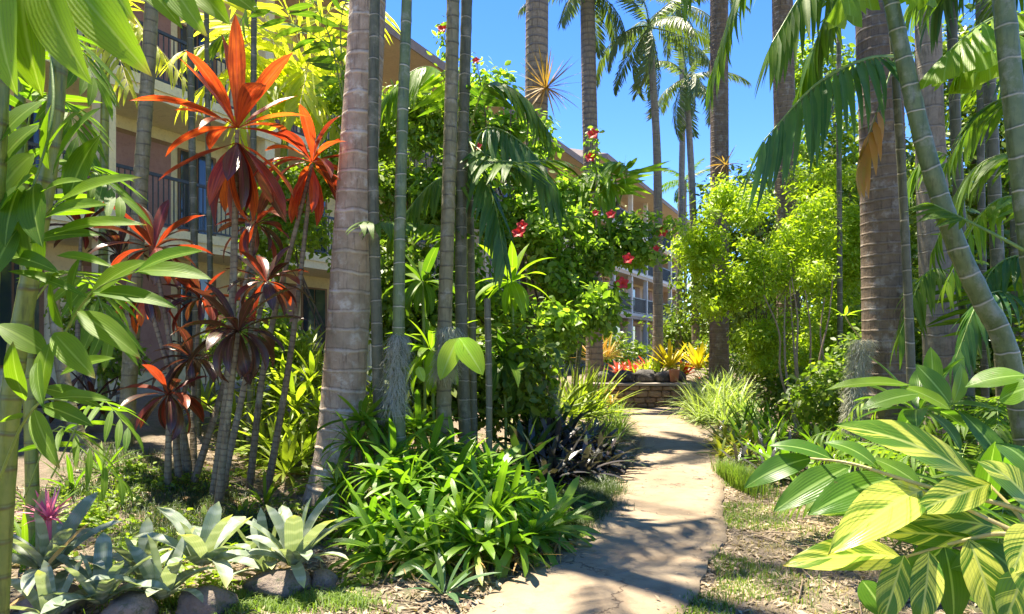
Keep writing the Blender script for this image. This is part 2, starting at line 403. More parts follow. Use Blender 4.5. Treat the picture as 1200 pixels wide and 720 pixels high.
def rosette(name, label, cat, group, c, n, L, asp, mat, joined=False, stem=None, **kw):
    c = Vector(c); t = thing(name, label, cat, (c.x, c.y, H(c.x, c.y)) if stem else c, group)
    it = rosette_items(c, n, L, asp, mat, **kw)
    if joined: put_joined(it, t, 'leaves', mat, c)
    else: put(it, t)
    if stem:
        b = Vector((c.x + stem[1], c.y + stem[2], 0)); b.z = H(b.x, b.y) - .03
        tube('stem', [b, b.lerp(c, .5) + Vector((.02, .01, 0)), c], [stem[0]] * 7, stem[3], t, 7, 6)
    return t
def leaf_bt(parent, P0, P1, W, mat, kind='lance', N=Vector((0, -.4, 1)), arch=.5, fold=.2, n=10, nx=2, wave=.02, twist=0.0, seed=0, name='leaf'):
    P0, P1 = Vector(P0), Vector(P1); L = (P1 - P0).length
    me = LM(kind, mat, arch, .25, fold, n, nx, True, wave, twist, seed)
    return link(name, me, parent, basis(P0, P1 - P0, N, L, (W / L) / .25))

def frond_items(pts, n, L, W, mat, droop=.3, t0=.12, ang=(35, 70), kind='pinna', arch=.5, seed=0, both=True, nseg=5, lift=0.0, jit=.12, taper=.5, sideN=None):
    """leaflets of a feather palm leaf along a rachis polyline"""
    rr = random.Random(seed); it = []; m = len(pts) - 1; up = Vector((0, 0, 1))
    for i in range(n):
        f = i / (n - 1); t = t0 + (1 - t0) * f; s = t * m; k = min(int(s), m - 1)
        p = pts[k].lerp(pts[k + 1], s - k); T = (pts[k + 1] - pts[k]).normalized()
        side = T.cross(sideN or up)
        if side.length < .1: side = T.cross(Vector((1, .2, 0)))
        side.normalize(); nrm = side.cross(T)
        l = L * (1 - taper * (1 - f) ** 3) * (1 - (taper + .1) * f ** 3) * rr.uniform(1 - jit, 1 + jit)
        a = R(ang[1] + (ang[0] - ang[1]) * f)
        for sg in ((-1, 1) if both else (1,)):
            aa = a + rr.uniform(-.12, .12)
            d = side * sg * math.sin(aa) + T * math.cos(aa) + nrm * lift - up * (droop * rr.uniform(.7, 1.3))
            N = nrm * max(.15, 1 - droop * .6) + side * sg * droop * .5 + Vector((rr.uniform(-.2, .2), rr.uniform(-.2, .2), 0))
            me = LM(kind, mat, round((arch + rr.choice((-.2, 0, .2))), 1), .12, .25, nseg, 1)
            it.append((me, basis(p + d * .005, d, N, l, (W / l) / .12)))
    return it
def frond(parent, pts, n, L, W, mat, joined=False, rr=.012, rmat=None, ns=12, **kw):
    p = spline(pts, ns); V, F, UV = tube_np(p, rads(rr, rr * .25, ns), 6)
    rmat = rmat or RACH_G; it = frond_items(p, n, L, W, mat, **kw)
    if joined:
        parts = [(V, F, UV)] ; a = join_np(parts); me = mesh_np('frond', a[0] - np.array(p[0]), a[1], rmat, a[2])
        o = link('frond', me, parent, Matrix.Translation(p[0])); put_joined(it, o, 'leaflets', mat, p[0]); return o
    o = link('frond', mesh_np('frond', V - np.array(p[0]), F, rmat, UV), parent, Matrix.Translation(p[0]))
    put(it, o, 'leaflet'); return o
FRC = {}
def frond_shared(mat, L, ll, W, sag, n=34, droop=.5, seed=0):
    """whole palm leaf as one mesh, along +Y from the origin"""
    key = (mat.name, L, ll, W, sag, n, droop, seed)
    if key in FRC: return FRC[key]
    pts = []; y = z = 0; ph = 0
    for i in range(13):
        pts.append(Vector((0, y, z))); ph = -sag * (i / 12) ** 1.2; y += math.cos(ph) * L / 12; z += math.sin(ph) * L / 12
    it = frond_items(pts, n, ll, W, mat, droop=droop, seed=seed, nseg=3)
    parts = [tube_np(pts, rads(L * .009, L * .002, 12), 5)]
    for me, M in it:
        V, F, UV = LDATA[me.name]; A = np.array(M); parts.append((V @ A[:3, :3].T + A[:3, 3], F, UV))
    V, F, UV = join_np(parts); me = mesh_np('frond', V, F, mat, UV); FRC[key] = me
    return me
def crown(parent, top, nf, L, ll, W, mat, seed=0, lo=-35, hi=75, sag=1.2, droop=.5, n=34):
    rr = random.Random(seed); top = Vector(top)
    for i in range(nf):
        f = (i + .5) / nf; el = R(hi + (lo - hi) * f + rr.uniform(-6, 6)); az = i * 2.4 + rr.uniform(-.3, .3) + seed
        me = frond_shared(mat, L, ll, W, round(sag * (.7 + .4 * (i % 3) / 2), 2), n, droop, i % 3)
        M = Matrix.Translation(top - Vector((0, 0, .12 * f))) @ Matrix.Rotation(az, 4, 'Z') @ Matrix.Rotation(el, 4, 'X') @ Matrix.Rotation(rr.uniform(-.5, .5), 4, 'Y') @ Matrix.Diagonal((*([rr.uniform(.85, 1.1)] * 3), 1))
        link('frond', me, parent, M)
def palm(name, label, pts, r0, r1, mat, group=None, flare=.0, ring=.2, amp=.03, seg=14, crownp=None, shaft=None):
    pts = [Vector(p) for p in pts]; L = sum((pts[i + 1] - pts[i]).length for i in range(len(pts) - 1))
    t = thing(name, label, 'palm', pts[0], group); n = max(16, int(L / ring * 5))
    tube('trunk', pts, rads(r0, r1, n, flare, .06), mat, t, seg, n, ring, amp)
    if shaft:
        T = (pts[-1] - pts[-2]).normalized()
        tube('crownshaft', [pts[-1] - T * .1, pts[-1] + T * shaft * .5, pts[-1] + T * shaft], rads(r1 * 1.25, r1 * .5, 8), RACH_G, t, 10, 8)
    if crownp: crown(t, pts[-1] + (pts[-1] - pts[-2]).normalized() * (shaft or 0) * .8, **crownp)
    return t

def foliage_np(blobs, n, size, seed=0, elong=.55, shell=.55, upb=.5, origin=(0, 0, 0)):
    """n folded leaves spread through ellipsoids (cx,cy,cz,rx,ry,rz)"""
    g = np.random.default_rng(seed); vol = np.array([b[3] * b[4] * b[5] for b in blobs]) ** .75; vol /= vol.sum()
    which = g.choice(len(blobs), n, p=vol); B = np.array(blobs)[which]
    d = g.normal(size=(n, 3)); d /= np.linalg.norm(d, axis=1)[:, None]
    r = shell + (1.06 - shell) * g.random(n) ** .7
    lump = 1 + .18 * np.sin(d[:, 0] * 5 + which) * np.sin(d[:, 1] * 6 + 2 * which) + .12 * np.sin(d[:, 2] * 9 + d[:, 0] * 7)
    c = B[:, :3] + d * (r * lump)[:, None] * B[:, 3:6]
    c += g.normal(size=(n, 3)) * size * .6
    nr = d * .7 + g.normal(size=(n, 3)) * .6 + np.array([0, 0, upb]); nr /= np.linalg.norm(nr, axis=1)[:, None]
    y = g.normal(size=(n, 3)) + d * .5 + np.array([0, 0, -.5]); y -= nr * (y * nr).sum(1)[:, None]; y /= np.linalg.norm(y, axis=1)[:, None]
    x = np.cross(y, nr); s = size * g.uniform(.4, 1.5, n); wd = s * elong / 2
    fold = .35
    tpl = [(0, 0, 0), (-.75, .3, fold), (-.85, .62, fold), (0, 1, -.1), (.85, .62, fold), (.75, .3, fold)]
    V = np.zeros((n, 6, 3))
    for i, (a, b, cc) in enumerate(tpl):
        V[:, i] = c + x * (a * wd)[:, None] + y * (b * s)[:, None] + nr * (cc * wd * .6)[:, None]
    base = np.arange(n)[:, None] * 6
    F = np.stack([base + np.array([0, 3, 2, 1]), base + np.array([0, 5, 4, 3])], 1).reshape(-1, 4)
    UV = np.tile(np.array([(.5 + .5 * a, b) for a, b, cc in tpl]), (n, 1))
    return V.reshape(-1, 3) - np.array(origin), F, UV
def sub_blobs(blobs, count, rmin, rmax, seed):
    g = random.Random(seed); out = []
    for i in range(count):
        b = blobs[i % len(blobs)]; d = Vector((g.gauss(0, 1), g.gauss(0, 1), g.gauss(0, 1))).normalized() * g.uniform(.35, 1.08); q = g.uniform(rmin, rmax)
        out.append((b[0] + d.x * b[3], b[1] + d.y * b[4], b[2] + d.z * b[5], q * g.uniform(.8, 1.3), q * g.uniform(.8, 1.3), q * g.uniform(.6, 1.0)))
    return out
def shrub(name, label, cat, base, blobs, n, size, mat, limbmat=BARK, trunk_r=.05, seed=0, group=None, elong=.55, shell=.5, limbs=True, upb=.5, nlimb=99, subs=None):
    base = Vector(base); t = thing(name, label, cat, base, group); rr = random.Random(seed)
    a = foliage_np(sub_blobs(blobs, *subs, seed) if subs else blobs, n, size, seed, elong, shell, upb, base)
    o = link('crown', mesh_np('crown', a[0], a[1], mat, a[2], False), t, Matrix.Translation(base)); o['kind'] = 'stuff'
    if limbs:
        top = base.lerp(Vector(np.mean([b[:3] for b in blobs], axis=0)), .45)
        tube('trunk', [base - Vector((0, 0, .05)), base.lerp(top, .5) + Vector((rr.uniform(-.08, .08), rr.uniform(-.08, .08), 0)), top], rads(trunk_r, trunk_r * .65, 10, trunk_r * .4), limbmat, t, 8, 10)
        for b in blobs[:nlimb]:
            e = Vector(b[:3]); st = base.lerp(top, rr.uniform(.55, 1))
            mid = st.lerp(e, .5) + Vector((rr.uniform(-.15, .15), rr.uniform(-.15, .15), rr.uniform(-.05, .15)))
            tube('limb', [st, mid, e], rads(trunk_r * .55, trunk_r * .12, 8), limbmat, t, 6, 8)
            for q in range(2):
                e2 = e + Vector((rr.uniform(-1, 1) * b[3], rr.uniform(-1, 1) * b[4], rr.uniform(-.2, .9) * b[5])) * .85
                tube('limb', [mid, mid.lerp(e2, .5) + Vector((0, 0, .05)), e2], rads(trunk_r * .3, trunk_r * .08, 6), limbmat, t, 5, 6)
    return t
#@@BODY
# ------------------------------------------------------------------ ground
def groundmat():
    m, t, bs = newmat('garden_soil'); k = NB(t); g = k.n('NewGeometry').outputs['Position']
    a = k.noise(g, 1.1, 4); b = k.noise(g, 14, 6, .7); c = k.noise(g, 60, 5, .7)
    col = k.mix(k.rng(b, .3, .7), (.13, .095, .065), (.30, .235, .165))
    col = k.mix(k.math('MULTIPLY', k.rng(c, .5, .7), .6), col, (.47, .40, .30))
    col = k.mix(k.math('MULTIPLY', k.rng(a, .52, .64), k.rng(b, .35, .6, .3, .9)), col, (.09, .12, .035))
    k.l(col, bs.inputs['Base Color']); bs.inputs['Roughness'].default_value = .95
    k.bump(k.math('ADD', b, c), 1.0, .03, bs); return m
xs = np.concatenate([[-600, -250, -120, -70, -40, -25], np.arange(-16, -6, .5), np.arange(-6, 8, .16), np.arange(8, 20, .5), [25, 40, 70, 120, 250, 600]])
ys = np.concatenate([[-60, -20, -8, -3], np.arange(0, 3, .4), np.arange(3, 18, .16), np.arange(18, 18.6, .06), np.arange(18.6, 30, .6), [35, 45, 60, 90, 140, 250, 600, 1200]])
V = np.array([(x, y, H(x, y)) for y in ys for x in xs]); nx_ = len(xs)
F = np.array([(j * nx_ + i, j * nx_ + i + 1, (j + 1) * nx_ + i + 1, (j + 1) * nx_ + i) for j in range(len(ys) - 1) for i in range(nx_ - 1)])
o = link('ground', mesh_np('ground', V, F, groundmat())); o['kind'] = 'structure'

def pathmat():
    m, t, bs = newmat('path_concrete'); k = NB(t); g = k.n('NewGeometry').outputs['Position']
    a = k.noise(g, .9, 5, .6); b = k.noise(g, 6, 6, .65); c = k.noise(g, 55, 5, .7)
    col = k.mix(k.rng(a, .35, .65), (.24, .178, .112), (.32, .25, .168))
    col = k.mix(k.math('MULTIPLY', k.rng(b, .48, .68), .7), col, (.18, .125, .075))
    col = k.mix(k.math('MULTIPLY', k.rng(k.noise(g, 2.2, 5, .7), .54, .66), .45), col, (.15, .115, .085))
    col = k.mix(k.math('MULTIPLY', k.rng(k.noise(g, 150, 3, .7), .55, .7), .5), col, (.12, .09, .06))
    col = k.mix(k.math('MULTIPLY', k.rng(c, .55, .75), .3), col, (.25, .19, .13))
    vo = k.n('TexVoronoi', feature='DISTANCE_TO_EDGE'); vo.inputs['Scale'].default_value = .75
    wv = k.n('VectorMath', operation='ADD'); k.l(g, wv.inputs[0]); wn = k.n('VectorMath', operation='SCALE'); wn.inputs['Scale'].default_value = .8
    k.l(k.noise(g, 2.5, 6, .65, 1), wn.inputs[0]); k.l(wn.outputs[0], wv.inputs[1]); k.l(wv.outputs[0], vo.inputs['Vector'])
    cr = k.math('MULTIPLY', k.rng(vo.outputs[0], .011, .003), k.rng(k.noise(g, 1.3, 2), .43, .52))
    col = k.mix(cr, col, (.09, .06, .04))
    k.l(col, bs.inputs['Base Color']); bs.inputs['Roughness'].default_value = .8
    h = k.math('SUBTRACT', k.math('ADD', k.math('MULTIPLY', c, .5), b), k.math('MULTIPLY', cr, 1.5))
    k.bump(h, .5, .012, bs); return m
cl = spline([Vector((x, y, 0)) for x, y in PATH], 160); na = 10
V = []
for i, p in enumerate(cl):
    T = (cl[min(i + 1, 160)] - cl[max(i - 1, 0)]).normalized(); S = Vector((T.y, -T.x, 0))
    hw = .6 + .02 * math.sin(i * .37) + .012 * math.sin(i * 1.3)
    for j in range(-1, na + 2):
        jj = min(na, max(0, j)); q = p + S * (hw * (2 * jj / na - 1)) ; z = .03 + .006 * math.sin(q.x * 2 + q.y) - (.012 if jj in (0, na) else 0)
        if j in (-1, na + 1): z = -.09
        V.append((q.x, q.y, z))
m_ = na + 3
F = np.array([(i * m_ + j, i * m_ + j + 1, (i + 1) * m_ + j + 1, (i + 1) * m_ + j) for i in range(160) for j in range(m_ - 1)])
o = link('path', mesh_np('path', np.array(V), F, pathmat())); o['kind'] = 'structure'

# ------------------------------------------------------------------ stone retaining wall at the end of the path
STONE = plainmat('stone_brown', (.19, .125, .075), (.34, .25, .16), 5, .85, .015, c=(.42, .36, .28))
MORT = plainmat('mortar', (.14, .11, .08), (.2, .16, .12), 9, .9, .01)
CONC = plainmat('concrete_cap', (.3, .26, .22), (.42, .38, .33), 5, .85, .006)
LAVA = plainmat('rock_dark', (.05, .045, .042), (.11, .10, .09), 5, .85, .03, c=(.2, .19, .17))
ROCK = plainmat('rock_brown', (.13, .10, .08), (.26, .21, .17), 5, .85, .03, c=(.09, .10, .045))
def rock_mesh(name, seed, sx, sy, sz, mat, sub=3, rough=.22):
    import bmesh
    bm = bmesh.new(); bmesh.ops.create_icosphere(bm, subdivisions=sub, radius=1)
    rr = random.Random(seed); ph = [rr.uniform(0, 6) for _ in range(6)]
    for v in bm.verts:
        x, y, z = v.co
        k = 1 + rough * (math.sin(2.3 * x + ph[0]) * math.sin(2.9 * y + ph[1]) + .6 * math.sin(5 * z + 4 * x + ph[2]) * math.sin(4.4 * y + ph[3]) + .25 * math.sin(9 * x + ph[4]) * math.sin(11 * y + 8 * z + ph[5]))
        v.co = Vector((x * k * sx, y * k * sy, max(-.7, z * k) * sz))
    me = bpy.data.meshes.new(name); bm.to_mesh(me); bm.free()
    me.polygons.foreach_set('use_smooth', np.ones(len(me.polygons), dtype=bool)); me.materials.append(mat)
    return me
wl = thing('retaining_wall', 'low brown stone retaining wall closing the end of the path', 'wall', (3.4, 17.95, 0))
box('mortar', 1.6, 4.7, 17.96, 18.2, -.1, .58, MORT, wl)
box('cap', 1.56, 4.74, 17.86, 18.24, .58, .64, CONC, wl)
def stone_mesh(seed):
    rr = random.Random(seed); V = []; F = []
    base = [(-.5, -.5), (0, -.55), (.5, -.5), (.56, 0), (.5, .5), (0, .53), (-.5, .5), (-.56, 0)]
    base = [(x * rr.uniform(.84, .98), z * rr.uniform(.84, .98)) for x, z in base]
    for y, k in ((.5, 1.0), (-.18, 1.0), (-.48, .8)): V += [(x * k, y + rr.uniform(-.06, .06) * (y < 0), z * k) for x, z in base]
    V.append((0, -.56, 0))
    for r in range(2): F += [(r * 8 + i, r * 8 + (i + 1) % 8, r * 8 + 8 + (i + 1) % 8, r * 8 + 8 + i) for i in range(8)]
    F += [(16 + i, 16 + (i + 1) % 8, 24) for i in range(8)]
    return mesh_np('stone', V, F, STONE, None, False)
sm = [stone_mesh(40 + i) for i in range(8)]
z = .0; rr = random.Random(3)
while z < .5:
    h = rr.choice((.12, .15, .18)); h = min(h, .575 - z); x = 1.62
    while x < 4.6:
        wd = rr.uniform(.16, .36)
        M = Matrix.Translation((x + wd / 2, 17.97, z + h / 2)) @ Matrix.Rotation(rr.uniform(-.1, .1), 4, 'Y') @ Matrix.Diagonal((wd * 1.0, .17, h * 1.0, 1))
        link('stone', sm[rr.randrange(8)], wl, M); x += wd
    z += h
for i, (x, y, s) in enumerate(((3.05, 18.35, .3), (3.6, 18.42, .34), (4.1, 18.38, .3), (4.45, 18.45, .3), (2.5, 18.4, .26))):
    tag(link('dark_rock', rock_mesh('dark_rock', 60 + i, s, s * .7, s * .62, LAVA), None, Matrix.Translation((x, y, .78))), 'dark lava rock edging the planter on top of the stone wall', 'rock', 'lava rocks on the wall')
tag(link('terracotta_pot', tube('pot_tmp', [Vector((0, 0, 0)), Vector((0, 0, .02)), Vector((0, 0, .3)), Vector((0, 0, .34)), Vector((0, 0, .34)), Vector((0, 0, .25))], [.005, .1, .14, .16, .13, .005], plainmat('terracotta', (.33, .13, .07), (.42, .2, .12), 8, .8, .003), None, 18).data, None, Matrix.Translation((4.3, 18.1, .65))), 'round terracotta pot standing on the stone wall', 'pot')
bpy.data.objects.remove(bpy.data.objects['pot_tmp'])

# ------------------------------------------------------------------ apartment building wings
TAN = plainmat('stucco_tan', (.60, .49, .32), (.66, .55, .37), 2.5, .9, .004)
CREAM = plainmat('stucco_cream', (.74, .66, .42), (.80, .72, .48), 2.5, .9, .004)
PEACH = plainmat('stucco_peach', (.62, .48, .35), (.68, .54, .40), 2.5, .9, .004)
WHITE = plainmat('trim_white', (.72, .68, .60), (.78, .74, .66), 3, .7, .003)
TRIM = plainmat('trim_brown', (.22, .13, .07), (.28, .17, .10), 4, .7, .003)
DOOR = plainmat('door_plum', (.30, .16, .135), (.36, .21, .18), 3, .6, .003)
RAIL = plainmat('railing_dark', (.035, .045, .055), (.06, .07, .08), 8, .4, .001)
ROOFM = plainmat('roof_shingle', (.10, .08, .075), (.17, .14, .13), 4, .9, .02)
FASC = plainmat('fascia_brown', (.26, .20, .17), (.33, .26, .22), 4, .8, .004)
gm, gt, gb = newmat('window_glass'); gb.inputs['Base Color'].default_value = (.02, .035, .05, 1); gb.inputs['Roughness'].default_value = .06; gb.inputs['Specular IOR Level'].default_value = .9
MB = Matrix(((.433, -.902, 0, -13.1), (.902, .433, 0, 0), (0, 0, 1, 0), (0, 0, 0, 1)))
bal_me = None
def wing(label, u0, u1, set_, floors, eave, bay, wallm, colm, railbal, trimz=.34, rec=1.5):
    global bal_me
    org = MB @ Vector((u0, set_, .3)); t = thing('apartment_building', label, 'building', org)
    D = 11
    box('wall', u0, u1, set_ + rec, set_ + rec + .3, .2, eave, wallm, t, MB)
    box('wall', u0, u0 + .3, set_ + .003, set_ + D, .2, eave - .004, wallm, t, MB)
    box('wall', u1 - .3, u1, set_ + .003, set_ + D, .2, eave - .004, wallm, t, MB)
    nb = max(1, round((u1 - u0) / bay)); bw = (u1 - u0) / nb
    for fi, fz in enumerate(floors):
        if fi: box('floor_slab', u0 + .31, u1 - .31, set_ + .01, set_ + rec - .01, fz - trimz, fz, wallm, t, MB)
        if fi: box('trim', u0 + .2, u1 - .2, set_ - .03, set_ + .05, fz - trimz * .45, fz + .03, colm, t, MB)
        top = floors[fi + 1] - trimz if fi + 1 < len(floors) else eave
        for b in range(nb):
            a = u0 + b * bw; e = a + bw
            # sliding window and door of the bay, set into the rear wall
            near = label.startswith('cream'); wa, wb = (a + bw * .66, e - .3) if near else (a + .45, a + bw * .52)
            wd = box('window', wa, wb, set_ + rec - .04, set_ + rec - .002, fz + .15, fz + 2.15, TRIM, t, MB)
            for q in range(2):
                x0 = wa + .05 + q * (wb - wa - .1) / 2; box('pane', x0, x0 + (wb - wa - .1) / 2 - .05, set_ + rec - .06, set_ + rec - .041, fz + .2, fz + 2.1, gm, wd, MB)
            da, dw = (a + .45, 1.9) if near else (a + bw * .6, .95)
            d = box('door', da, da + dw, set_ + rec - .05, set_ + rec - .002, fz, fz + 2.1, DOOR, t, MB)
            box('door_frame', da - .08, da + dw + .08, set_ + rec - .03, set_ + rec - .003, fz + 2.1, fz + 2.2, TRIM, d, MB)
            if b: box('column', a - .14, a + .14, set_ + .06, set_ + .32, fz - .01 if fi else .2, top, colm, t, MB)
            if fi or railbal == 2:
                r = box('railing', a + .16, e - .16, set_ + .10, set_ + .15, fz + 1.02, fz + 1.08, RAIL, t, MB)
                box('bottom_rail', a + .16, e - .16, set_ + .105, set_ + .145, fz + .1, fz + .14, RAIL, r, MB)
                xx = np.arange(a + .24, e - .2, .115)
                if railbal:
                    if bal_me is None:
                        bo = box('baluster', -.009, .009, -.009, .009, -.44, .44, RAIL); bal_me = bo.data; bpy.data.objects.remove(bo)
                    for x in xx: link('baluster', bal_me, r, MB @ Matrix.Translation((x, set_ + .125, fz + .58)))
                else:
                    parts = []
                    cube = np.array([(sx, sy, sz) for sx in (-.011, .011) for sy in (-.011, .011) for sz in (-.44, .44)])
                    FF = np.array([(0, 1, 3, 2), (4, 6, 7, 5), (0, 4, 5, 1), (2, 3, 7, 6)])
                    for x in xx: parts.append((cube + np.array((x, set_ + .125, fz + .58)), FF, np.zeros((8, 2))))
                    a_ = join_np(parts); q = link('balusters', mesh_np('balusters', a_[0], a_[1], RAIL, None, False), r, MB); q['kind'] = 'stuff'
    # low hipped roof with deep eaves
    ov = .95; y0, y1 = set_ - ov, set_ + D + ov; x0, x1 = u0 - ov, u1 + ov; rz = eave + .25 + (y1 - y0) / 2 * .42; hy = (y0 + y1) / 2; hx = (y1 - y0) / 2 * .8
    V = [(x0, y0, eave + .24), (x1, y0, eave + .24), (x1, y1, eave + .24), (x0, y1, eave + .24), (x0 + hx, hy, rz), (x1 - hx, hy, rz)]
    F = [(0, 1, 5, 4), (1, 2, 5), (2, 3, 4, 5), (3, 0, 4)]
    r = link('roof', mesh_np('roof', V, F, ROOFM, None, False), t, MB)
    box('soffit', x0 + .03, x1 - .03, y0 + .03, y1 - .03, eave + .002, eave + .05, PEACH, r, MB)
    box('fascia', x0, x1, y0 - .04, y0, eave - .04, eave + .235, FASC, r, MB)
    box('fascia', x0 - .04, x0, y0 - .04, y1, eave - .04, eave + .235, FASC, r, MB)
    box('fascia', x1, x1 + .04, y0 - .04, y1, eave - .04, eave + .235, FASC, r, MB)
    return t
wing('cream stucco apartment wing with dark balcony railings behind the red ti plants', 2, 25.2, 0, (1.1, 3.9, 6.7), 10.0, 3.9, CREAM, CREAM, 1)
wing('tan apartment wing mostly hidden behind the hibiscus, only its roof edge showing', 27.2, 39, -.4, (.9, 3.7, 6.5), 9.8, 3.9, TAN, TAN, 0)
wing('peach apartment wing with white columns and dark window bays beyond the stone wall', 40.6, 63, 0, (.8, 3.6, 6.3, 8.8), 11.3, 3.6, PEACH, WHITE, 0)
box('slab', -1, 66, 1, 12, -.2, .75, CONC, None, MB)
bpy.data.objects['slab'].name = 'terrace'; bpy.data.objects['terrace']['kind'] = 'structure'
#@@PLANTS
# ------------------------------------------------------------------ tall palms and canes
TALL = dict(nf=15, L=2.6, ll=.62, W=.05, mat=PALMF, sag=1.3, droop=.55, n=40)
def up(px0, px1, py1, Y, lean=0.0):
    """trunk from the ground at column px0 to the point (px1,py1) at depth Y"""
    b = gp(px0, Y); b.z -= .08; e = P(px1, py1, Y + lean); return b, e
# left big palm
b = gp(392, 7.2); b.z -= .06
palm('palm_tree', 'thick pale ringed palm trunk rising from the bed of glossy strap leaves', [b, P(402, 470, 7.2), P(416, 250, 7.2), P(431, 0, 7.22), P(444, -400, 7.3), P(452, -1150, 7.4)], .245, .15, T_BIG, flare=.11, ring=.205, amp=.02, seg=26, crownp=dict(TALL, seed=1, mat=PALMG, nf=6, W=.026, n=44))  # unseen top raised and crown thinned so dappled shade lands on the path
# right big palm
b = gp(1042, 8.0); b.z -= .06
palm('palm_tree', 'thick dark brown palm trunk wearing grey moss beside the variegated ginger', [b, P(1038, 400, 8.0), P(1033, 150, 8.0), P(1027, 0, 8.05), P(1022, -420, 8.1)], .262, .215, T_BROWN, flare=.05, ring=.125, amp=.02, seg=26, crownp=dict(TALL, seed=2, mat=PALMD))
b = gp(1106, 10); b.z -= .06
palm('palm_tree', 'swollen grey smooth palm trunk behind the leaning green cane', [b, P(1104, 420, 10), P(1096, 290, 10), P(1091, 190, 10), P(1088, 60, 10), P(1085, -240, 10)], .27, .15, T_SMOOTH, flare=.02, ring=.3, amp=.012, seg=20, crownp=dict(TALL, seed=3, mat=PALMG))
for i, (px0, px1, py1, Y, r0, r1, mat, lab, cr) in enumerate((
    (624, 632, -260, 14, .25, .22, T_GREY, 'stout grey palm trunk carrying a spiky brown air plant', dict(TALL, seed=4)),
    (697, 688, -20, 19, .23, .20, T_GREY, 'slim straight grey palm trunk above the hibiscus flowers', dict(TALL, seed=5, nf=14, L=2.0)),
    (842, 843, -160, 17, .235, .21, T_BROWN, 'tall purplish brown palm trunk rising out of the lime green shrub', dict(TALL, seed=6)),
    (925, 915, -120, 14.5, .24, .20, T_BROWN, 'brown palm trunk standing behind bare pale branches', dict(TALL, seed=7)))):
    b, e = up(px0, px1, py1, Y); palm('palm_tree', lab, [b, b.lerp(e, .3) + Vector((.02, 0, 0)), b.lerp(e, .7), e], r0, r1, mat, 'tall palms along the path', ring=.13, amp=.02, flare=.05, seg=16, crownp=cr)
b = gp(771, 19.2)
palm('slender_palm', 'slender pale palm growing from the planter on the stone wall', [b, P(771, 330, 19.2), P(770, 180, 19.2), P(762, 52, 19.2)], .16, .09, T_SMOOTH, ring=.22, amp=.03, seg=12, shaft=.7, crownp=dict(nf=14, L=2.3, ll=.6, W=.05, mat=PALMF, sag=1.6, droop=.7, n=40, seed=8, lo=-60, hi=60))
b = gp(816, 27)
palm('slender_palm', 'slender palm with a ragged grey green crown beside the tall brown trunk', [b, P(814, 330, 27), P(811, 220, 27), P(806, 128, 27)], .17, .12, T_SMOOTH, ring=.25, amp=.03, seg=12, shaft=1.6, crownp=dict(nf=15, L=2.4, ll=.7, W=.055, mat=PALMF, sag=1.5, droop=.6, n=40, seed=9, lo=-55, hi=80))
b = gp(795, 30)
palm('slender_palm', 'slim palm with the highest bushy crown against the blue sky', [b, P(797, 300, 30), P(800, 120, 30), P(796, 30, 30)], .15, .12, T_SMOOTH, ring=.25, amp=.03, seg=10, shaft=1.2, crownp=dict(nf=16, L=3.0, ll=.8, W=.06, mat=PALMF, sag=1.5, droop=.6, n=40, seed=19, lo=-50, hi=80))
b = gp(803, 44)
palm('small_palm', 'small far palm with arching fronds against the sky', [b, P(803, 290, 44), P(803, 212, 44)], .12, .09, T_SMOOTH, ring=.3, amp=.03, seg=8, crownp=dict(nf=11, L=2.2, ll=.6, W=.07, mat=PALMG, sag=1.3, droop=.4, n=30, seed=10, lo=-20, hi=60))
def cane(label, pts, r0, r1, mat, group, ring=.2, seg=12, crownp=None):
    return palm('palm_cane', label, pts, r0, r1, mat, group, ring=ring, amp=.07, seg=seg, crownp=crownp)
CP = dict(nf=3, L=1.9, ll=.5, W=.05, mat=PALMG, sag=1.2, droop=.4, n=28, lo=25, hi=80)
def g0(px, Y): p = gp(px, Y); p.z -= .05; return p
GC = 'ringed canes among the left bed'
cane('dark green ringed cane standing against the thick pale palm trunk', [g0(447, 6.85), P(442, 400, 6.85), P(437, 200, 6.85), P(439, 0, 6.85), P(441, -300, 6.9)], .06, .05, CANE_D, GC, .33, crownp=dict(CP, seed=31))
cane('straight green bamboo like cane with grey moss tied around it', [g0(472, 6.6), P(467, 440, 6.6), P(470, 200, 6.6), P(477, -10, 6.6), P(484, -330, 6.6)], .064, .046, CANE_G, GC, .27, crownp=dict(CP, seed=32))
cane('mottled grey green cane in front of the hibiscus leaves', [g0(520, 7.4), P(521, 390, 7.4), P(526, 220, 7.4), P(531, 0, 7.4), P(534, -290, 7.45)], .083, .064, CANE_O, GC, .16, crownp=dict(CP, seed=33))
cane('darker thin cane close behind the mottled one', [g0(548, 7.9), P(541, 390, 7.9), P(541, 220, 7.9), P(547, 0, 7.9), P(552, -260, 8.1), P(572, -430, 9.0)], .075, .055, CANE_D, GC, .3, crownp=dict(CP, seed=34, nf=6, L=2.3, W=.028, lo=-10, n=34))  # unseen upper bend and sparse crown shaped to shade the path
tube('tmp', [Vector((0, 0, 0)), Vector((0, 0, 1))], .1, CANE_O, None); bpy.data.objects.remove(bpy.data.objects['tmp'])
t = thing('wooden_stake', 'thin grey stake standing in the strap leaf bed', 'stake', gp(573, 6.7)); tube('shaft', [g0(573, 6.7), P(573, 450, 6.7), P(571, 350, 6.7)], .032, CANE_D, t, 8, 10)
GL = 'canes beside the building'
cane('olive ringed cane rising past the balcony with its foot in mondo grass', [g0(146, 8.4), P(153, 420, 8.4), P(163, 240, 8.4), P(177, 20, 8.4), P(190, -330, 8.4)], .095, .072, CANE_O, GL, .19, crownp=dict(CP, seed=35))
cane('short slanting cane stub leaning out of the dark leaves', [g0(103, 8.0), P(88, 500, 8.0), P(72, 430, 8.1), P(60, 330, 8.3)], .085, .06, CANE_O, GL, .19)
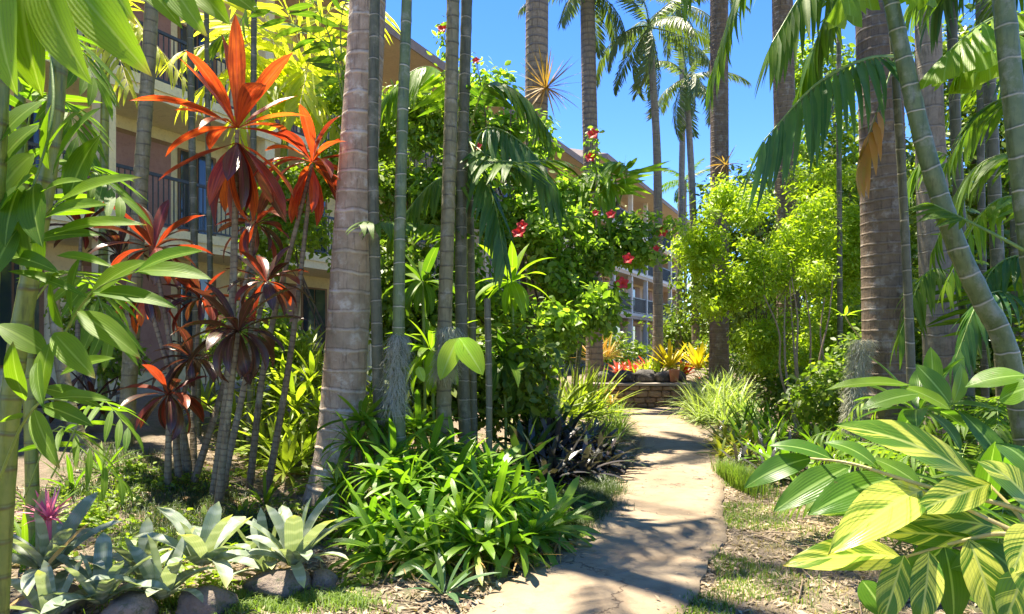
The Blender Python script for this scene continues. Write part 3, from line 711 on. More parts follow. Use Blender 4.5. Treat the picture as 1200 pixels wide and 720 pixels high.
cane('thin shaded cane behind the orange ti crown', [g0(232, 9.4), P(228, 300, 9.4), P(224, 120, 9.4), P(222, -60, 9.4), P(220, -280, 9.4)], .048, .04, CANE_D, GL, .2, crownp=dict(CP, seed=36, mat=YELLOWF))
cane('thin dark cane just left of the orange ti crown', [g0(250, 10.2), P(246, 300, 10.2), P(243, 100, 10.2), P(240, -200, 10.2)], .042, .035, CANE_D, GL, .2, crownp=dict(CP, seed=37, mat=YELLOWF))
cane('pale grey cane hidden behind the red ti leaves', [g0(292, 9.0), P(296, 300, 9.0), P(297, 140, 9.0), P(298, -60, 9.0), P(299, -260, 9.0)], .042, .035, CANE_D, GL, .2, crownp=dict(CP, seed=38, mat=YELLOWF))
GR = 'canes on the right'
cane('green cane leaning steeply across the dark brown palm', [g0(1232, 5.0), P(1183, 425, 5.0), P(1150, 350, 5.0), P(1120, 285, 5.0), P(1086, 180, 5.0), P(1064, 90, 5.02), P(1046, 10, 5.05), P(1020, -110, 5.1)], .08, .05, CANE_G, GR, .28, 16, crownp=dict(CP, seed=39, nf=5))
cane('smooth yellow green cane with pale rings at the frame of fronds', [g0(1262, 4.4), P(1222, 400, 4.4), P(1200, 225, 4.4), P(1176, 0, 4.4), P(1160, -200, 4.4)], .072, .058, CANE_G, GR, .38, 16, crownp=dict(CP, seed=40, nf=6))
for i, (a, b_, c_, Y, r, lab) in enumerate(((1142, 1124, 1116, 7.6, .058, 'thin brown cane behind the leaning green cane'), (1180, 1166, 1157, 8.2, .075, 'dark shaded cane among the right hand fronds'), (1196, 1190, 1182, 9.2, .07, 'blackish cane half hidden by the yellow green cane'), (1156, 1150, 1148, 9.6, .05, 'very thin dark cane deep in the right thicket'))):
    cane(lab, [g0(a, Y), P(b_, 240, Y), P(c_, 40, Y), P(c_ - 6, -200, Y)], r, r * .85, CANE_D, GR, .26, 10, crownp=dict(CP, seed=41 + i))
cane('thin bare trunk seen against the sky beside the drooping frond', [g0(985, 12), P(984, 300, 12), P(983, 150, 12), P(983, 20, 12)], .05, .04, CANE_D, GR, .26, 8)

# ------------------------------------------------------------------ near areca clump on the left
t = thing('areca_palm', 'near areca palm with a yellow green ringed cane and broad arching leaflets', 'palm', gp(-10, 3.2))
tube('cane', [g0(-10, 3.2), P(12, 480, 3.2), P(40, 300, 3.2), P(58, 190, 3.2), P(70, 60, 3.2), P(74, -120, 3.2)], rads(.046, .032, 90), CANE_Y, t, 14, 90, .17, .06)
tube('cane', [g0(-60, 2.9), P(-22, 420, 2.9), P(-8, 240, 2.9), P(6, -60, 2.9)], rads(.05, .035, 40), CANE_Y, t, 12, 40, .17, .06)
def L3(*a): return [P(*q) for q in a]
def leaflets(parent, rows, mat, kind='lance', N=(-.1, -.75, .7), arch=.45):
    """hand placed leaflets: base px, tip px, depth, width px"""
    for i, (a, b, Y, wpx) in enumerate(rows):
        j = random.Random(i * 7 + int(a[0])).uniform(-.12, .12)
        leaf_bt(parent, P(*a, Y), P(*b, Y - .12 + j), wpx * 1.22 / FPX * Y, mat, kind, N=Vector(N) + Vector((j * 3, 0, 0)), arch=arch + j, fold=.25, n=10, nx=2, wave=.02, seed=i % 3, name='leaflet')
def rachis(parent, pts, r=.008, mat=None):
    p = spline(L3(*pts), 12); V, F, UV = tube_np(p, rads(r, r * .4, 12), 7)
    return link('frond', mesh_np('frond', V - np.array(p[0]), F, mat or RACH_G, UV), parent, Matrix.Translation(p[0]))
f = rachis(t, ((60, 60, 3.2), (62, 130, 3.05), (45, 200, 2.95), (20, 260, 2.9)))
leaflets(f, (((50, 118), (-6, 172), 3.0, 30), ((46, 146), (-8, 205), 3.0, 28), ((40, 180), (-6, 240), 3.0, 36), ((62, 205), (118, 126), 3.0, 32), ((55, 180), (96, 130), 3.05, 26), ((80, 240), (118, 158), 3.0, 30), ((58, 200), (60, 122), 3.1, 22), ((40, 215), (50, 290), 2.95, 30), ((25, 215), (6, 290), 2.95, 28), ((30, 245), (45, 330), 2.95, 26)), ARECA)
f = rachis(t, ((-10, 312, 3.05), (25, 285, 2.95), (45, 262, 2.9), (60, 245, 2.85)))
leaflets(f, (((60, 245), (166, 208), 2.85, 24), ((50, 258), (126, 240), 2.85, 20), ((60, 275), (172, 264), 2.85, 18), ((35, 285), (118, 276), 2.9, 20), ((47, 228), (98, 212), 2.9, 14), ((66, 300), (134, 314), 2.9, 11), ((10, 318), (104, 350), 2.9, 11), ((20, 270), (-10, 330), 2.9, 30), ((5, 250), (40, 205), 2.95, 34), ((10, 300), (70, 320), 2.95, 18)), ARECA)
f = rachis(t, ((40, 450, 3.2), (62, 415, 3.1), (105, 346, 3.0), (160, 318, 2.9)))
leaflets(f, (((105, 348), (174, 306), 3.0, 28), ((158, 320), (238, 294), 2.9, 22), ((160, 318), (249, 328), 2.9, 22), ((107, 343), (208, 362), 2.95, 20), ((90, 365), (165, 420), 3.0, 24), ((63, 390), (112, 444), 3.0, 24), ((75, 385), (60, 320), 3.05, 24), ((60, 400), (50, 475), 3.05, 22), ((85, 372), (95, 300), 3.05, 24), ((45, 420), (52, 480), 3.0, 14), ((55, 415), (-5, 380), 3.05, 26), ((70, 440), (135, 420), 3.1, 16), ((50, 455), (120, 478), 3.1, 16)), ARECA)
f = rachis(t, ((0, 560, 3.1), (25, 500, 3.0), (50, 470, 2.9), (80, 470, 2.8)))
leaflets(f, (((50, 475), (110, 500), 2.9, 18), ((40, 480), (70, 550), 2.9, 18), ((25, 490), (-12, 500), 2.95, 24), ((60, 468), (132, 470), 2.9, 14), ((30, 470), (15, 400), 3.0, 24)), ARECA)
# thin leafy shoots low on the left
for i, (a, b_, c_) in enumerate((((60, 560, 4.2), (110, 470, 4.1), (150, 500, 3.9)), ((30, 580, 4.3), (70, 500, 4.2), (140, 560, 4.1)))):
    frond(t, L3(a, b_, c_), 7, .28, .04, ARECA, droop=.35, t0=.3, ang=(25, 65), kind='lance', seed=9 + i, taper=.2, rr=.006)
t = thing('areca_palm', 'second areca palm filling the gap between the near cane and the building', 'palm', gp(40, 5.4))
tube('cane', [g0(40, 5.4), P(30, 300, 5.4), P(20, 20, 5.4)], rads(.05, .035, 60), CANE_Y, t, 10, 60, .17, .06)
for i, q in enumerate((((30, 300, 5.4), (50, 220, 5.2), (95, 190, 5.0), (140, 230, 4.8)), ((28, 260, 5.4), (10, 180, 5.2), (-20, 150, 5.0), (-50, 170, 4.8)), ((35, 360, 5.4), (70, 320, 5.2), (105, 330, 5.0), (130, 390, 4.8)), ((24, 120, 5.4), (40, 40, 5.2), (80, 40, 5.0), (110, 90, 4.9)), ((26, 200, 5.4), (40, 120, 5.3), (75, 120, 5.2), (95, 170, 5.1)))):
    frond(t, L3(*q), 13, .5, .07, ARECA, droop=.12, t0=.2, ang=(25, 65), kind='lance', seed=150 + i, taper=.25, rr=.009)
# light fronds hanging into the top left
t = thing('areca_palm', 'pale green fronds of a taller palm hanging over the left bed', 'palm', gp(-160, 2.5))
tube('cane', [g0(-160, 2.5), P(-120, 200, 2.5), P(-90, -160, 2.5)], rads(.05, .04, 30), CANE_Y, t, 10, 30, .17, .06)
f = rachis(t, ((-90, -160, 2.5), (-20, -110, 2.45), (40, -60, 2.4), (75, -25, 2.4)), .01)
leaflets(f, (((-20, -60), (-6, 92), 2.3, 48), ((2, -50), (20, 112), 2.3, 52), ((28, -45), (50, 114), 2.35, 52), ((45, -40), (108, 100), 2.35, 46), ((70, -40), (178, 90), 2.4, 46), ((10, -30), (34, 100), 2.5, 40), ((90, -40), (150, 62), 2.45, 34)), ARECAL, 'lance', (-.3, -.8, .5), .5)
f = rachis(t, ((-90, -170, 2.6), (60, -150, 2.7), (160, -70, 2.8), (235, -20, 2.9)), .01)
leaflets(f, (((140, -50), (214, 34), 2.8, 26), ((185, -45), (243, 44), 2.85, 28), ((215, -30), (270, 30), 2.9, 28), ((110, -60), (160, 30), 2.75, 28), ((235, -25), (300, 15), 2.9, 26), ((200, -40), (262, -2), 2.85, 22), ((235, -25), (330, -8), 2.9, 20)), ARECAL, 'lance', (-.3, -.8, .5), .5)
# yellow backlit fronds in front of the balcony and behind the ti plant
t = thing('golden_palm', 'golden yellow palm with glowing fronds above the orange ti plant', 'palm', gp(330, 11.4))
tube('trunk', [g0(330, 11.4), P(330, 250, 11.4), P(335, 150, 11.4)], rads(.09, .06, 60), CANE_Y, t, 10, 60, .15, .05)
for i, (a, b_, c_) in enumerate((((335, 160, 11.4), (330, 60, 11.2), (255, 20, 10.8)), ((335, 160, 11.4), (300, 70, 11.2), (225, 110, 10.6)), ((335, 160, 11.4), (350, 50, 11.2), (300, -40, 10.9)), ((335, 160, 11.4), (370, 60, 11.1), (420, 60, 10.8)),
                               ((335, 165, 11.4), (360, 110, 11.1), (400, 160, 10.7)), ((335, 165, 11.4), (300, 120, 11.2), (260, 190, 10.8)), ((335, 160, 11.4), (345, 30, 11.6), (380, -30, 12.0)), ((335, 160, 11.4), (290, 50, 11.1), (215, 60, 10.4)), ((335, 160, 11.4), (360, 80, 10.8), (350, 130, 10.2)), ((335, 165, 11.4), (320, 90, 10.9), (285, 130, 10.4)), ((335, 160, 11.4), (380, 20, 11.2), (440, 10, 11.0)), ((335, 160, 11.4), (310, 20, 11.5), (250, -30, 11.8)))):
    frond(t, L3(a, b_, c_), 16, .9, .10, YELLOWF, droop=.35, t0=.15, ang=(30, 65), kind='lance', seed=50 + i, taper=.3, rr=.018, rmat=RACH_Y)
t = thing('golden_palm', 'pale yellow fronds hanging before the upper balcony slab', 'palm', gp(120, 10))
tube('trunk', [g0(120, 10), P(122, 200, 10), P(125, 30, 10)], rads(.07, .05, 60), CANE_Y, t, 10, 60, .15, .05)
for i, (a, b_, c_) in enumerate((((125, 40, 10), (130, -10, 9.7), (185, 60, 9.3)), ((125, 40, 10), (120, 0, 9.7), (95, 70, 9.3)), ((125, 40, 10), (150, 20, 9.7), (215, 90, 9.4)), ((125, 40, 10), (130, 40, 9.6), (150, 100, 9.1)))):
    frond(t, L3(a, b_, c_), 16, .6, .06, YELLOWF, droop=.5, t0=.15, ang=(30, 65), seed=60 + i, taper=.3, rr=.015, rmat=RACH_Y)
# small leafed young palm in front of the big trunk top
t = thing('feather_palm', 'young dark green feather palm sprays against the golden fronds', 'palm', gp(418, 8.2))
tube('stem', [g0(418, 8.2), P(410, 250, 8.2), P(404, 110, 8.2)], rads(.03, .02, 20), RACH_G, t, 8, 20)
for i, (a, b_, c_) in enumerate((((404, 130, 8.2), (385, 40, 8.0), (352, -20, 7.8)), ((404, 120, 8.2), (390, 60, 8.0), (318, 12, 7.7)), ((404, 120, 8.2), (400, 20, 8.0), (425, -30, 7.8)), ((300, -60, 8.2), (285, 20, 8.1), (255, 45, 8.0)))):
    frond(t, L3(a, b_, c_), 8, .42, .075, PALMG, droop=.4, t0=.2, ang=(30, 65), kind='lance', seed=70 + i, taper=.3)

# ------------------------------------------------------------------ ti plants
def ti(label, base, stems, group='red ti plants'):
    t = thing('ti_plant', label, 'ti plant', base, group); rr = random.Random(str(label))
    for (px, py, Y, n, L, mat, inner, outer, arch, sd_, *ex) in stems:
        top = P(px, py, Y); b = Vector(base) + Vector((rr.uniform(-.12, .12), rr.uniform(-.15, .15), -.05))
        tube('stem', [b, b.lerp(top, .45) + Vector((rr.uniform(-.1, .1), rr.uniform(-.1, .1), 0)), top - Vector((0, 0, .02))], rads(.042, .02, 50), STEM_T, t, 9, 50, .06, .06)
        mats = mat if isinstance(mat, tuple) else (mat,)
        it = []
        for q, mm in enumerate(mats):
            it += rosette_items(top, n // len(mats), L, ex[0] if ex else .21, mm, 'ti', inner, outer, arch, seed=sd_ + q * 1.3, fold=.3, nx=2, nseg=9, wave=.03, rbase=.01)
        put(it, t)
ti('tall ti plant with glowing orange red leaves fanned above its thin stem', gp(266, 6.9), [
    (278, 150, 6.7, 17, .9, TIR, 84, 0, (.2, .9), 1.0, .18), (278, 168, 6.7, 15, .85, (TIM, TID, TIR), -20, -78, (.3, .8), 2.0, .19)])
ti('ti plant with orange and red leaves hanging beside the pale palm trunk', gp(300, 7.3), [
    (366, 190, 7.2, 16, .66, (TIR, TIM), 85, -20, (.6, 1.6), 3.0), (366, 196, 7.2, 8, .6, TIR, -20, -70, (.2, .6), 4.2)])
ti('ti plant with dark maroon drooping leaves and several ringed stems', gp(262, 6.6), [
    (279, 388, 6.3, 27, .62, (TID, TID, TID), 75, -45, (.5, 1.8), 5.0), (312, 330, 6.9, 18, .5, (TID, TIM), 75, -30, (.4, 1.4), 5.6)])
ti('ti plant with crimson tinted leaves in front of the lower balcony', gp(225, 7.4), [
    (180, 292, 7.6, 22, .66, (TIM, TID), 80, -25, (.5, 1.6), 6.0), (172, 345, 7.5, 14, .5, (TID, TIR), 30, -50, (.5, 1.3), 6.6), (235, 350, 7.8, 20, .55, (TID, TIM), 75, -30, (.4, 1.4), 7.1)])
ti('low ti plant whose brown leaves hang near the ground', gp(215, 7.0), [
    (198, 462, 6.9, 18, .55, (TID, TIM), 70, -60, (.5, 1.5), 8.0), (300, 262, 7.9, 20, .6, (TIM, TID), 75, -40, (.4, 1.4), 9.0), (225, 420, 7.2, 18, .5, (TID, TID), 70, -40, (.5, 1.5), 9.6)])
ti('shaded purple ti plant close to the building', gp(90, 8.8), [
    (95, 270, 9.2, 14, .6, (TIM, TID), 80, -10, (.3, 1.3), 11.0), (140, 300, 9.5, 12, .6, (TID, TID), 80, -10, (.3, 1.3), 11.5), (70, 480, 8.5, 12, .5, (TID, TID), 80, -10, (.3, 1.3), 12.5), (110, 470, 8.8, 12, .5, (TID, TID), 80, -10, (.3, 1.3), 13.5)])

# ------------------------------------------------------------------ silver bromeliads, rocks
def brom(label, c, n, L, seed, tilt=(0, 0), asp=.225, mat=BROM):
    M = Matrix.Rotation(tilt[0], 4, 'X') @ Matrix.Rotation(tilt[1], 4, 'Y')
    return rosette('silver_bromeliad', label, 'bromeliad', 'silver bromeliads on the rocks', c, n, L * 1.12, asp, mat, kind='strap', inner=86, outer=28, arch=(.2, 1.5), seed=seed, fold=.35, nx=2, nseg=8, tilt=M, rbase=.035)
fb = brom('silver bromeliad with a spiky pink flower head', P(56, 668, 4.25), 15, .40, 1, (0, .05))
fc = P(57, 606, 4.25)
tube('flower_stalk', [P(56, 668, 4.25), fc], .018, BROM.copy() if False else PINK, fb, 8, 4)
for it in (rosette_items(fc, 34, .17, .14, PINK, 'blade', 85, 0, (0, .4), seed=5, fold=.3, nseg=5, rbase=.008, lvar=.25), rosette_items(fc - Vector((0, 0, .02)), 12, .1, .3, PINK, 'blade', 60, 10, (0, .5), seed=6, fold=.3, nseg=4)):
    put(it, fb, 'bract')
leaf_bt(fb, P(45, 680, 4.1), P(106, 612, 4.0), .07, DRYF, 'blade', arch=.2, N=Vector((-.5, -.6, .5)))
leaf_bt(fb, P(55, 690, 4.1), P(8, 712, 3.95), .06, DRYF, 'blade', arch=.4)
brom('silver bromeliad with wide pale leaves between flower and rock', P(118, 706, 4.1), 13, .37, 2)
brom('pale banded bromeliad leaning on the left end of the brown rock', P(190, 700, 4.2), 12, .36, 3)
brom('green tipped bromeliad perched on the brown rock', P(236, 662, 4.4), 14, .38, 4, (-.1, .1), .28)
brom('grey bromeliad in front of the thick pale palm', P(345, 662, 4.75), 16, .42, 5, (0, -.05), .22)
brom('bromeliad with long silvery leaves spilling over the mossy rock', P(312, 668, 4.9), 11, .36, 6, (0, -.2), .2)
brom('small dull bromeliad low at the edge of the bed', P(60, 722, 3.95), 11, .3, 7)
brom('dusty bromeliad half hidden behind the banded one', P(170, 676, 4.6), 10, .3, 8)
for i, (px, py, Y, s, lab) in enumerate(((240, 710, 4.25, (.17, .15, .12), 'brown rock under the green tipped bromeliad'), (328, 704, 4.65, (.2, .18, .11), 'mossy brown rock under the grey bromeliad'), (378, 688, 4.8, (.1, .1, .09), 'small grey rock beside the mossy one'), (150, 716, 4.1, (.15, .14, .1), 'low rock under the silver bromeliads'), (60, 716, 4.3, (.2, .16, .14), 'rock below the pink flowering bromeliad'))):
    p = P(px, py, Y); p.z = max(H(p.x, p.y) + s[2] * .45, p.z); tag(link('garden_rock', rock_mesh('garden_rock', 80 + i, *s, ROCK), None, Matrix.Translation(p)), lab, 'rock')

# ------------------------------------------------------------------ strap leaf bed
def strap_label(px, Y):
    if px < 460: return 'glossy strap leaf rosette hugging the foot of the thick pale palm'
    if px >= 605: return 'glossy strap leaf rosette spilling toward the concrete path'
    if Y < 5.45: return 'glossy strap leaf rosette at the mulch edge behind the blue green agave'
    return 'glossy strap leaf rosette in the middle of the bed under the moss bunches'
rr = random.Random(11)
bed = [(432, 5.6, .22), (462, 5.35, .3), (500, 5.3, .25), (540, 5.2, .35), (580, 5.3, .4), (622, 5.35, .18), (650, 5.9, .12), (560, 5.7, .4), (600, 5.9, .3), (520, 5.8, .45), (480, 5.9, .5), (440, 6.1, .5),
       (636, 6.4, .12), (590, 6.5, .35), (545, 6.4, .5), (505, 6.5, .6), (460, 6.4, .65), (415, 6.5, .75), (570, 7.0, .42), (612, 7.0, .2), (530, 7.1, .55), (645, 6.9, .05), (425, 6.7, .95), (450, 6.9, .9), (398, 6.75, .32), (490, 7.1, .8), (418, 5.9, .2), (448, 5.2, .12), (482, 5.1, .15), (515, 5.05, .12), (558, 5.05, .2), (600, 5.1, .2), (636, 5.6, .15), (575, 6.2, .45), (530, 6.1, .5), (495, 6.2, .5), (465, 5.7, .35), (620, 6.3, .2)]
for i, (px, Y, h) in enumerate(bed):
    p = gp(px, Y); p.z += h
    tl = Matrix.Rotation(rr.uniform(-.35, .35), 4, 'X') @ Matrix.Rotation(rr.uniform(-.35, .35), 4, 'Y')
    t = rosette('strap_leaf_plant', strap_label(px, Y), 'plant', 'strap leaf rosettes beside the path', p, rr.randint(24, 34), rr.uniform(.31, .45), rr.choice((.125, .14, .155)), LG, kind='strap', inner=75, outer=-30, arch=(.4, 1.6), seed=i + 1, fold=.22, stem=(.022, rr.uniform(-.1, .1), rr.uniform(0, .1), STEM_T), nx=1, lvar=.3, tilt=tl)
    put(rosette_items(p - Vector((0, 0, .04)), 3, .4, .12, SPIKE, 'strap', 10, -40, (.6, 1.5), seed=i + 300, lvar=.3), t)
    put(rosette_items(p - Vector((0, 0, .1)), 5, .34, .09, DRYF, 'blade', -20, -65, (.3, 1.0), seed=i + 400, lvar=.3), t)
for i, (px, Y) in enumerate(((470, 4.95), (560, 4.95), (610, 5.05), (520, 5.0), (655, 5.4))):
    p = gp(px, Y); p.z += .12
    rosette('dried_strap_leaves', 'dry brown skirt of dead strap leaves at the edge of the bed', 'dead leaves', 'dead leaf skirts', p, 12, .3, .07, DRYF, kind='blade', inner=20, outer=-40, arch=(.2, .9), seed=i + 40)
p = gp(520, 4.6); p.z += .03
rosette('agave_plant', 'small blue green spiky rosette by the path edge', 'plant', None, p, 13, .34, .15, BLUEA, kind='lance', inner=75, outer=10, arch=(.1, .6), seed=3, fold=.3)
# broad lime leaves and moss tied to the canes
t = thing('tree_orchid', 'two broad lime green leaves growing from grey moss on the cane', 'orchid', P(536, 398, 6.9))
leaf_bt(t, P(537, 396, 6.9), P(516, 446, 6.75), .24, ORCH, 'ovate', N=Vector((-.3, -1, .2)), arch=.3, nx=3)
leaf_bt(t, P(538, 396, 6.9), P(566, 440, 6.72), .26, ORCH, 'ovate', N=Vector((.3, -1, .3)), arch=.3, nx=3)
leaf_bt(t, P(538, 396, 6.9), P(552, 430, 7.05), .2, ORCH, 'ovate', N=Vector((.3, -1, .3)), arch=.3, nx=3, seed=1)
leaf_bt(t, P(490, 430, 6.6), P(497, 448, 6.55), .09, ORCH, 'ovate', N=Vector((0, -1, .3)), arch=.3)
def moss(label, pts, rad, n, ln, seed, curl=.4, wdt=.004):
    g = random.Random(seed); pp = [Vector(q) for q in pts]; parts = []
    org = pp[0]
    for i in range(n):
        f = g.random() * (len(pp) - 1); k = min(int(f), len(pp) - 2); c = pp[k].lerp(pp[k + 1], f - k)
        a = g.uniform(0, 6.283); r = rad * g.uniform(.5, 1.1); o = Vector((math.cos(a), math.sin(a), 0)); p = c + o * r; l = ln * g.uniform(.4, 1.3)
        d = o * g.uniform(.1, .9) + Vector((g.uniform(-.4, .4), g.uniform(-.4, .4), g.uniform(-.6, .4))); V = []; UV = []
        side = Vector((-o.y, o.x, 0))
        for s in range(5):
            V += [p - side * wdt * (1 - s / 6), p + side * wdt * (1 - s / 6)]; UV += [(0, s / 4), (1, s / 4)]
            d = d.normalized() * (1 - .5 * curl) + Vector((g.uniform(-.5, .5), g.uniform(-.5, .5), -.55 + g.uniform(-.3, .3))) * curl; p = p + d * (l / 4)
        parts.append((np.array([tuple(v) for v in V]), np.array([(2 * s, 2 * s + 1, 2 * s + 3, 2 * s + 2) for s in range(4)]), np.array(UV)))
    V, F, UV = join_np(parts)
    o_ = tag(link('hanging_moss', mesh_np('hanging_moss', V - np.array(org), F, MOSS, UV), None, Matrix.Translation(org)), label, 'moss'); o_['kind'] = 'stuff'; return o_
moss('shaggy grey moss bunch on the straight green cane', [P(468, 392, 6.6), P(466, 415, 6.6), P(464, 455, 6.6), P(462, 480, 6.6)], .075, 2600, .15, 1, .55, .0028)
moss('grey moss cushion above the two lime leaves', [P(526, 383, 7.2), P(526, 400, 7.2), P(524, 420, 7.2), P(520, 440, 7.2)], .11, 2600, .13, 2, .55, .0028)
moss('long column of pale moss down the side of the dark brown palm', [P(1012, 398, 7.75), P(1006, 430, 7.75), P(1003, 470, 7.75), P(1002, 510, 7.75)], .125, 6500, .085, 3, .4, .0035)
moss('tuft of pale moss on the post among the dark bromeliads', [P(640, 425, 9.2), P(645, 450, 9.2), P(648, 485, 9.2)], .08, 2200, .1, 4, .5)
t = thing('tillandsia', 'thin sprig with pale yellow leaves above the moss column', 'sprig', P(1008, 398, 7.7))
tube('stem', [P(1008, 396, 7.7), P(997, 382, 7.65), P(990, 370, 7.6)], .008, RACH_Y, t, 5, 6); put(rosette_items(P(990, 370, 7.6), 7, .17, .25, ORCH, 'lance', 70, 10, (.2, .8), seed=3), t)
# spiky air plant high on the grey trunk
pa = P(640, 103, 13.5)
rosette('air_plant', 'spiky reddish brown air plant clinging to the stout grey trunk', 'air plant', None, pa, 60, .78, .055, DRYF, kind='blade', inner=88, outer=-50, arch=(0, .3), seed=4, fold=.3, nseg=4, tilt=Matrix.Rotation(.5, 4, 'X'))
pa = P(850, 193, 16.6)
rosette('air_plant', 'small yellowish air plant clinging to the purplish brown trunk', 'air plant', None, pa, 20, .5, .07, DRYF, kind='blade', inner=70, outer=-50, arch=(.2, .9), seed=5, nseg=4)
#@@PLANTS2
def sh(label, cat, px, Y, blobs, n, size, mat, name='shrub', **kw):
    return shrub(name, label, cat, gp(px, Y), [(*P(a, b, y), rx, ry, rz) for a, b, y, rx, ry, rz in blobs], n, size, mat, **kw)
# ------------------------------------------------------------------ variegated ginger, right foreground
t = thing('shell_ginger', 'variegated ginger clump with big yellow striped leaves beside the path', 'ginger', gp(1190, 3.1))
def z6(x, y): return (900 + x / 3, 480 + y / 3)
def z5(x, y): return (900 + x / 3, 240 + y / 3)
GLV = [  # base, tip (picture grid), depth base, depth tip, width in metres, plain?, normal
    ((235, 180), (0, 128), 3.25, 3.35, .115, 1, (0, -.5, 1)), ((150, 172), (-85, 278), 3.3, 3.3, .11, 1, (.2, -.7, .8)), ((290, 200), (18, 360), 3.15, 3.1, .13, 1, (-.1, -.8, .8)),
    ((425, 245), (138, 372), 3.05, 2.95, .145, 1, (.1, -.8, .8)), ((385, 205), (195, 118), 3.15, 3.3, .11, 1, (0, -.5, 1)), ((535, 268), (365, 172), 3.05, 3.2, .115, 1, (0, -.5, 1)),
    ((735, 248), (232, 55), 2.95, 3.05, .19, 0, (.15, -.75, .8)), ((545, 283), (210, 512), 2.95, 2.7, .18, 2, (-.25, -.8, .7)), ((785, 262), (505, 366), 2.85, 2.8, .13, 0, (.1, -.8, .7)),
    ((470, 520), (52, 550), 2.8, 2.75, .135, 0, (0, -.75, .8)), ((330, 352), (132, 366), 3.05, 3.0, .1, 0, (0, -.7, .8)), ((720, 455), (395, 440), 2.85, 2.95, .13, 0, (0, -.7, .8)),
    ((478, 512), (400, 760), 2.75, 2.7, .105, 0, (-.5, -.9, .3)), ((565, 498), (525, 775), 2.75, 2.65, .105, 0, (-.3, -.9, .3)), ((705, 455), (800, 770), 2.75, 2.6, .14, 0, (-.1, -.9, .4)),
    ((830, 425), (470, 392), 2.9, 2.95, .13, 0, (0, -.7, .8)), ((930, 345), (735, 182), 2.75, 2.85, .16, 0, (.3, -.8, .6)), ((930, 400), (852, 580), 2.6, 2.5, .12, 0, (-.4, -.9, .3)),
    ((905, 620), (740, 470), 2.75, 2.8, .14, 1, (0, -.8, .7)), ((690, 500), (560, 640), 2.95, 2.95, .13, 1, (0, -.8, .5)), ((330, 600), (420, 740), 3.1, 3.0, .13, 1, (0, -.8, .5)),
    ((900, 480), (960, 720), 2.55, 2.45, .14, 0, (-.2, -.9, .4)), ((640, 470), (470, 600), 3.0, 3.0, .12, 1, (0, -.8, .5)), ((860, 500), (640, 560), 2.85, 2.8, .13, 1, (0, -.8, .6)),
    ((620, 480), (650, 760), 2.85, 2.8, .12, 1, (-.1, -.9, .4)), ((960, 250), (800, 120), 2.8, 3.0, .14, 1, (0, -.6, .8)), ((900, 560), (820, 760), 2.65, 2.6, .13, 0, (-.1, -.9, .4))]
for i, (a, b, y0, y1, wd, pl, N) in enumerate(GLV):
    o = leaf_bt(t, P(*z6(*a), y0), P(*z6(*b), y1), wd * 1.12, GINGERD if pl == 1 else GINGER, 'lance', N=Vector(N), arch=(.7, 1.0, .5)[i % 3], fold=.22, n=14, nx=3, wave=.03, seed=i % 3)
for a, b, y0, y1, wd, N in (((500, 635), (200, 652), 3.5, 3.6, .1, (0, -.5, 1)), ((530, 665), (325, 722), 3.4, 3.4, .11, (0, -.6, .9)), ((575, 660), (572, 500), 3.6, 3.7, .1, (-.2, -1, .2)), ((640, 700), (518, 560), 3.5, 3.6, .11, (-.3, -1, .3)),
                            ((650, 700), (682, 556), 3.6, 3.7, .09, (.2, -1, .2)), ((640, 720), (470, 640), 3.4, 3.5, .1, (0, -.7, .8)), ((905, 600), (692, 642), 3.0, 3.1, .17, (0, -.5, 1)), ((930, 640), (810, 690), 2.9, 3.0, .16, (0, -.7, .8)), ((600, 690), (540, 590), 3.7, 3.8, .08, (-.2, -1, .2))):
    leaf_bt(t, P(*z5(*a), y0), P(*z5(*b), y1), wd, GINGERD if wd > .1 else PALMB, 'lance', N=Vector(N), arch=.5, fold=.22, n=12, nx=2, wave=.03)
for pts in (((980, 420), (880, 350), (540, 265), (300, 192), (150, 172)), ((1000, 480), (860, 425), (720, 360), (545, 283)), ((1000, 520), (850, 440), (700, 458), (470, 522)), ((1000, 600), (900, 400), (780, 265))):
    pp = [P(*z6(*q), y) for q, y in zip(pts, np.linspace(2.6, 3.2 if len(pts) > 4 else 2.9, len(pts)))]
    tube('stem', pp, rads(.013, .005, 20), RACH_Y, t, 7, 20)
for a in ((1150, 2.9), (1190, 2.85), (1230, 2.7), (1260, 2.6)):
    g = gp(*a); tube('stem', [g, g + Vector((.0, .0, .35)), P(1225, 640 - (a[0] - 1150) * .4, 2.65)], .013, RACH_Y, t, 7, 12)
for (px, py, Y, n, L, sd) in ((1150, 600, 3.3, 12, .4, 3), (1190, 560, 3.4, 12, .42, 4), (1215, 640, 2.9, 10, .36, 5), (1110, 690, 3.2, 9, .3, 6), (1075, 480, 3.9, 11, .42, 7)):
    put(rosette_items(P(px, py, Y), n, L, .26, GINGERD, 'lance', 70, -20, (.3, 1.0), seed=sd, fold=.22, nx=2, nseg=9), t)
t = thing('wooden_stake', 'short brown stake in the lit mulch beside the ginger', 'stake', gp(937, 5.0)); tube('shaft', [g0(937, 5.0), gp(937, 5.0) + Vector((0, 0, .2))], .02, BARK, t, 7, 3)

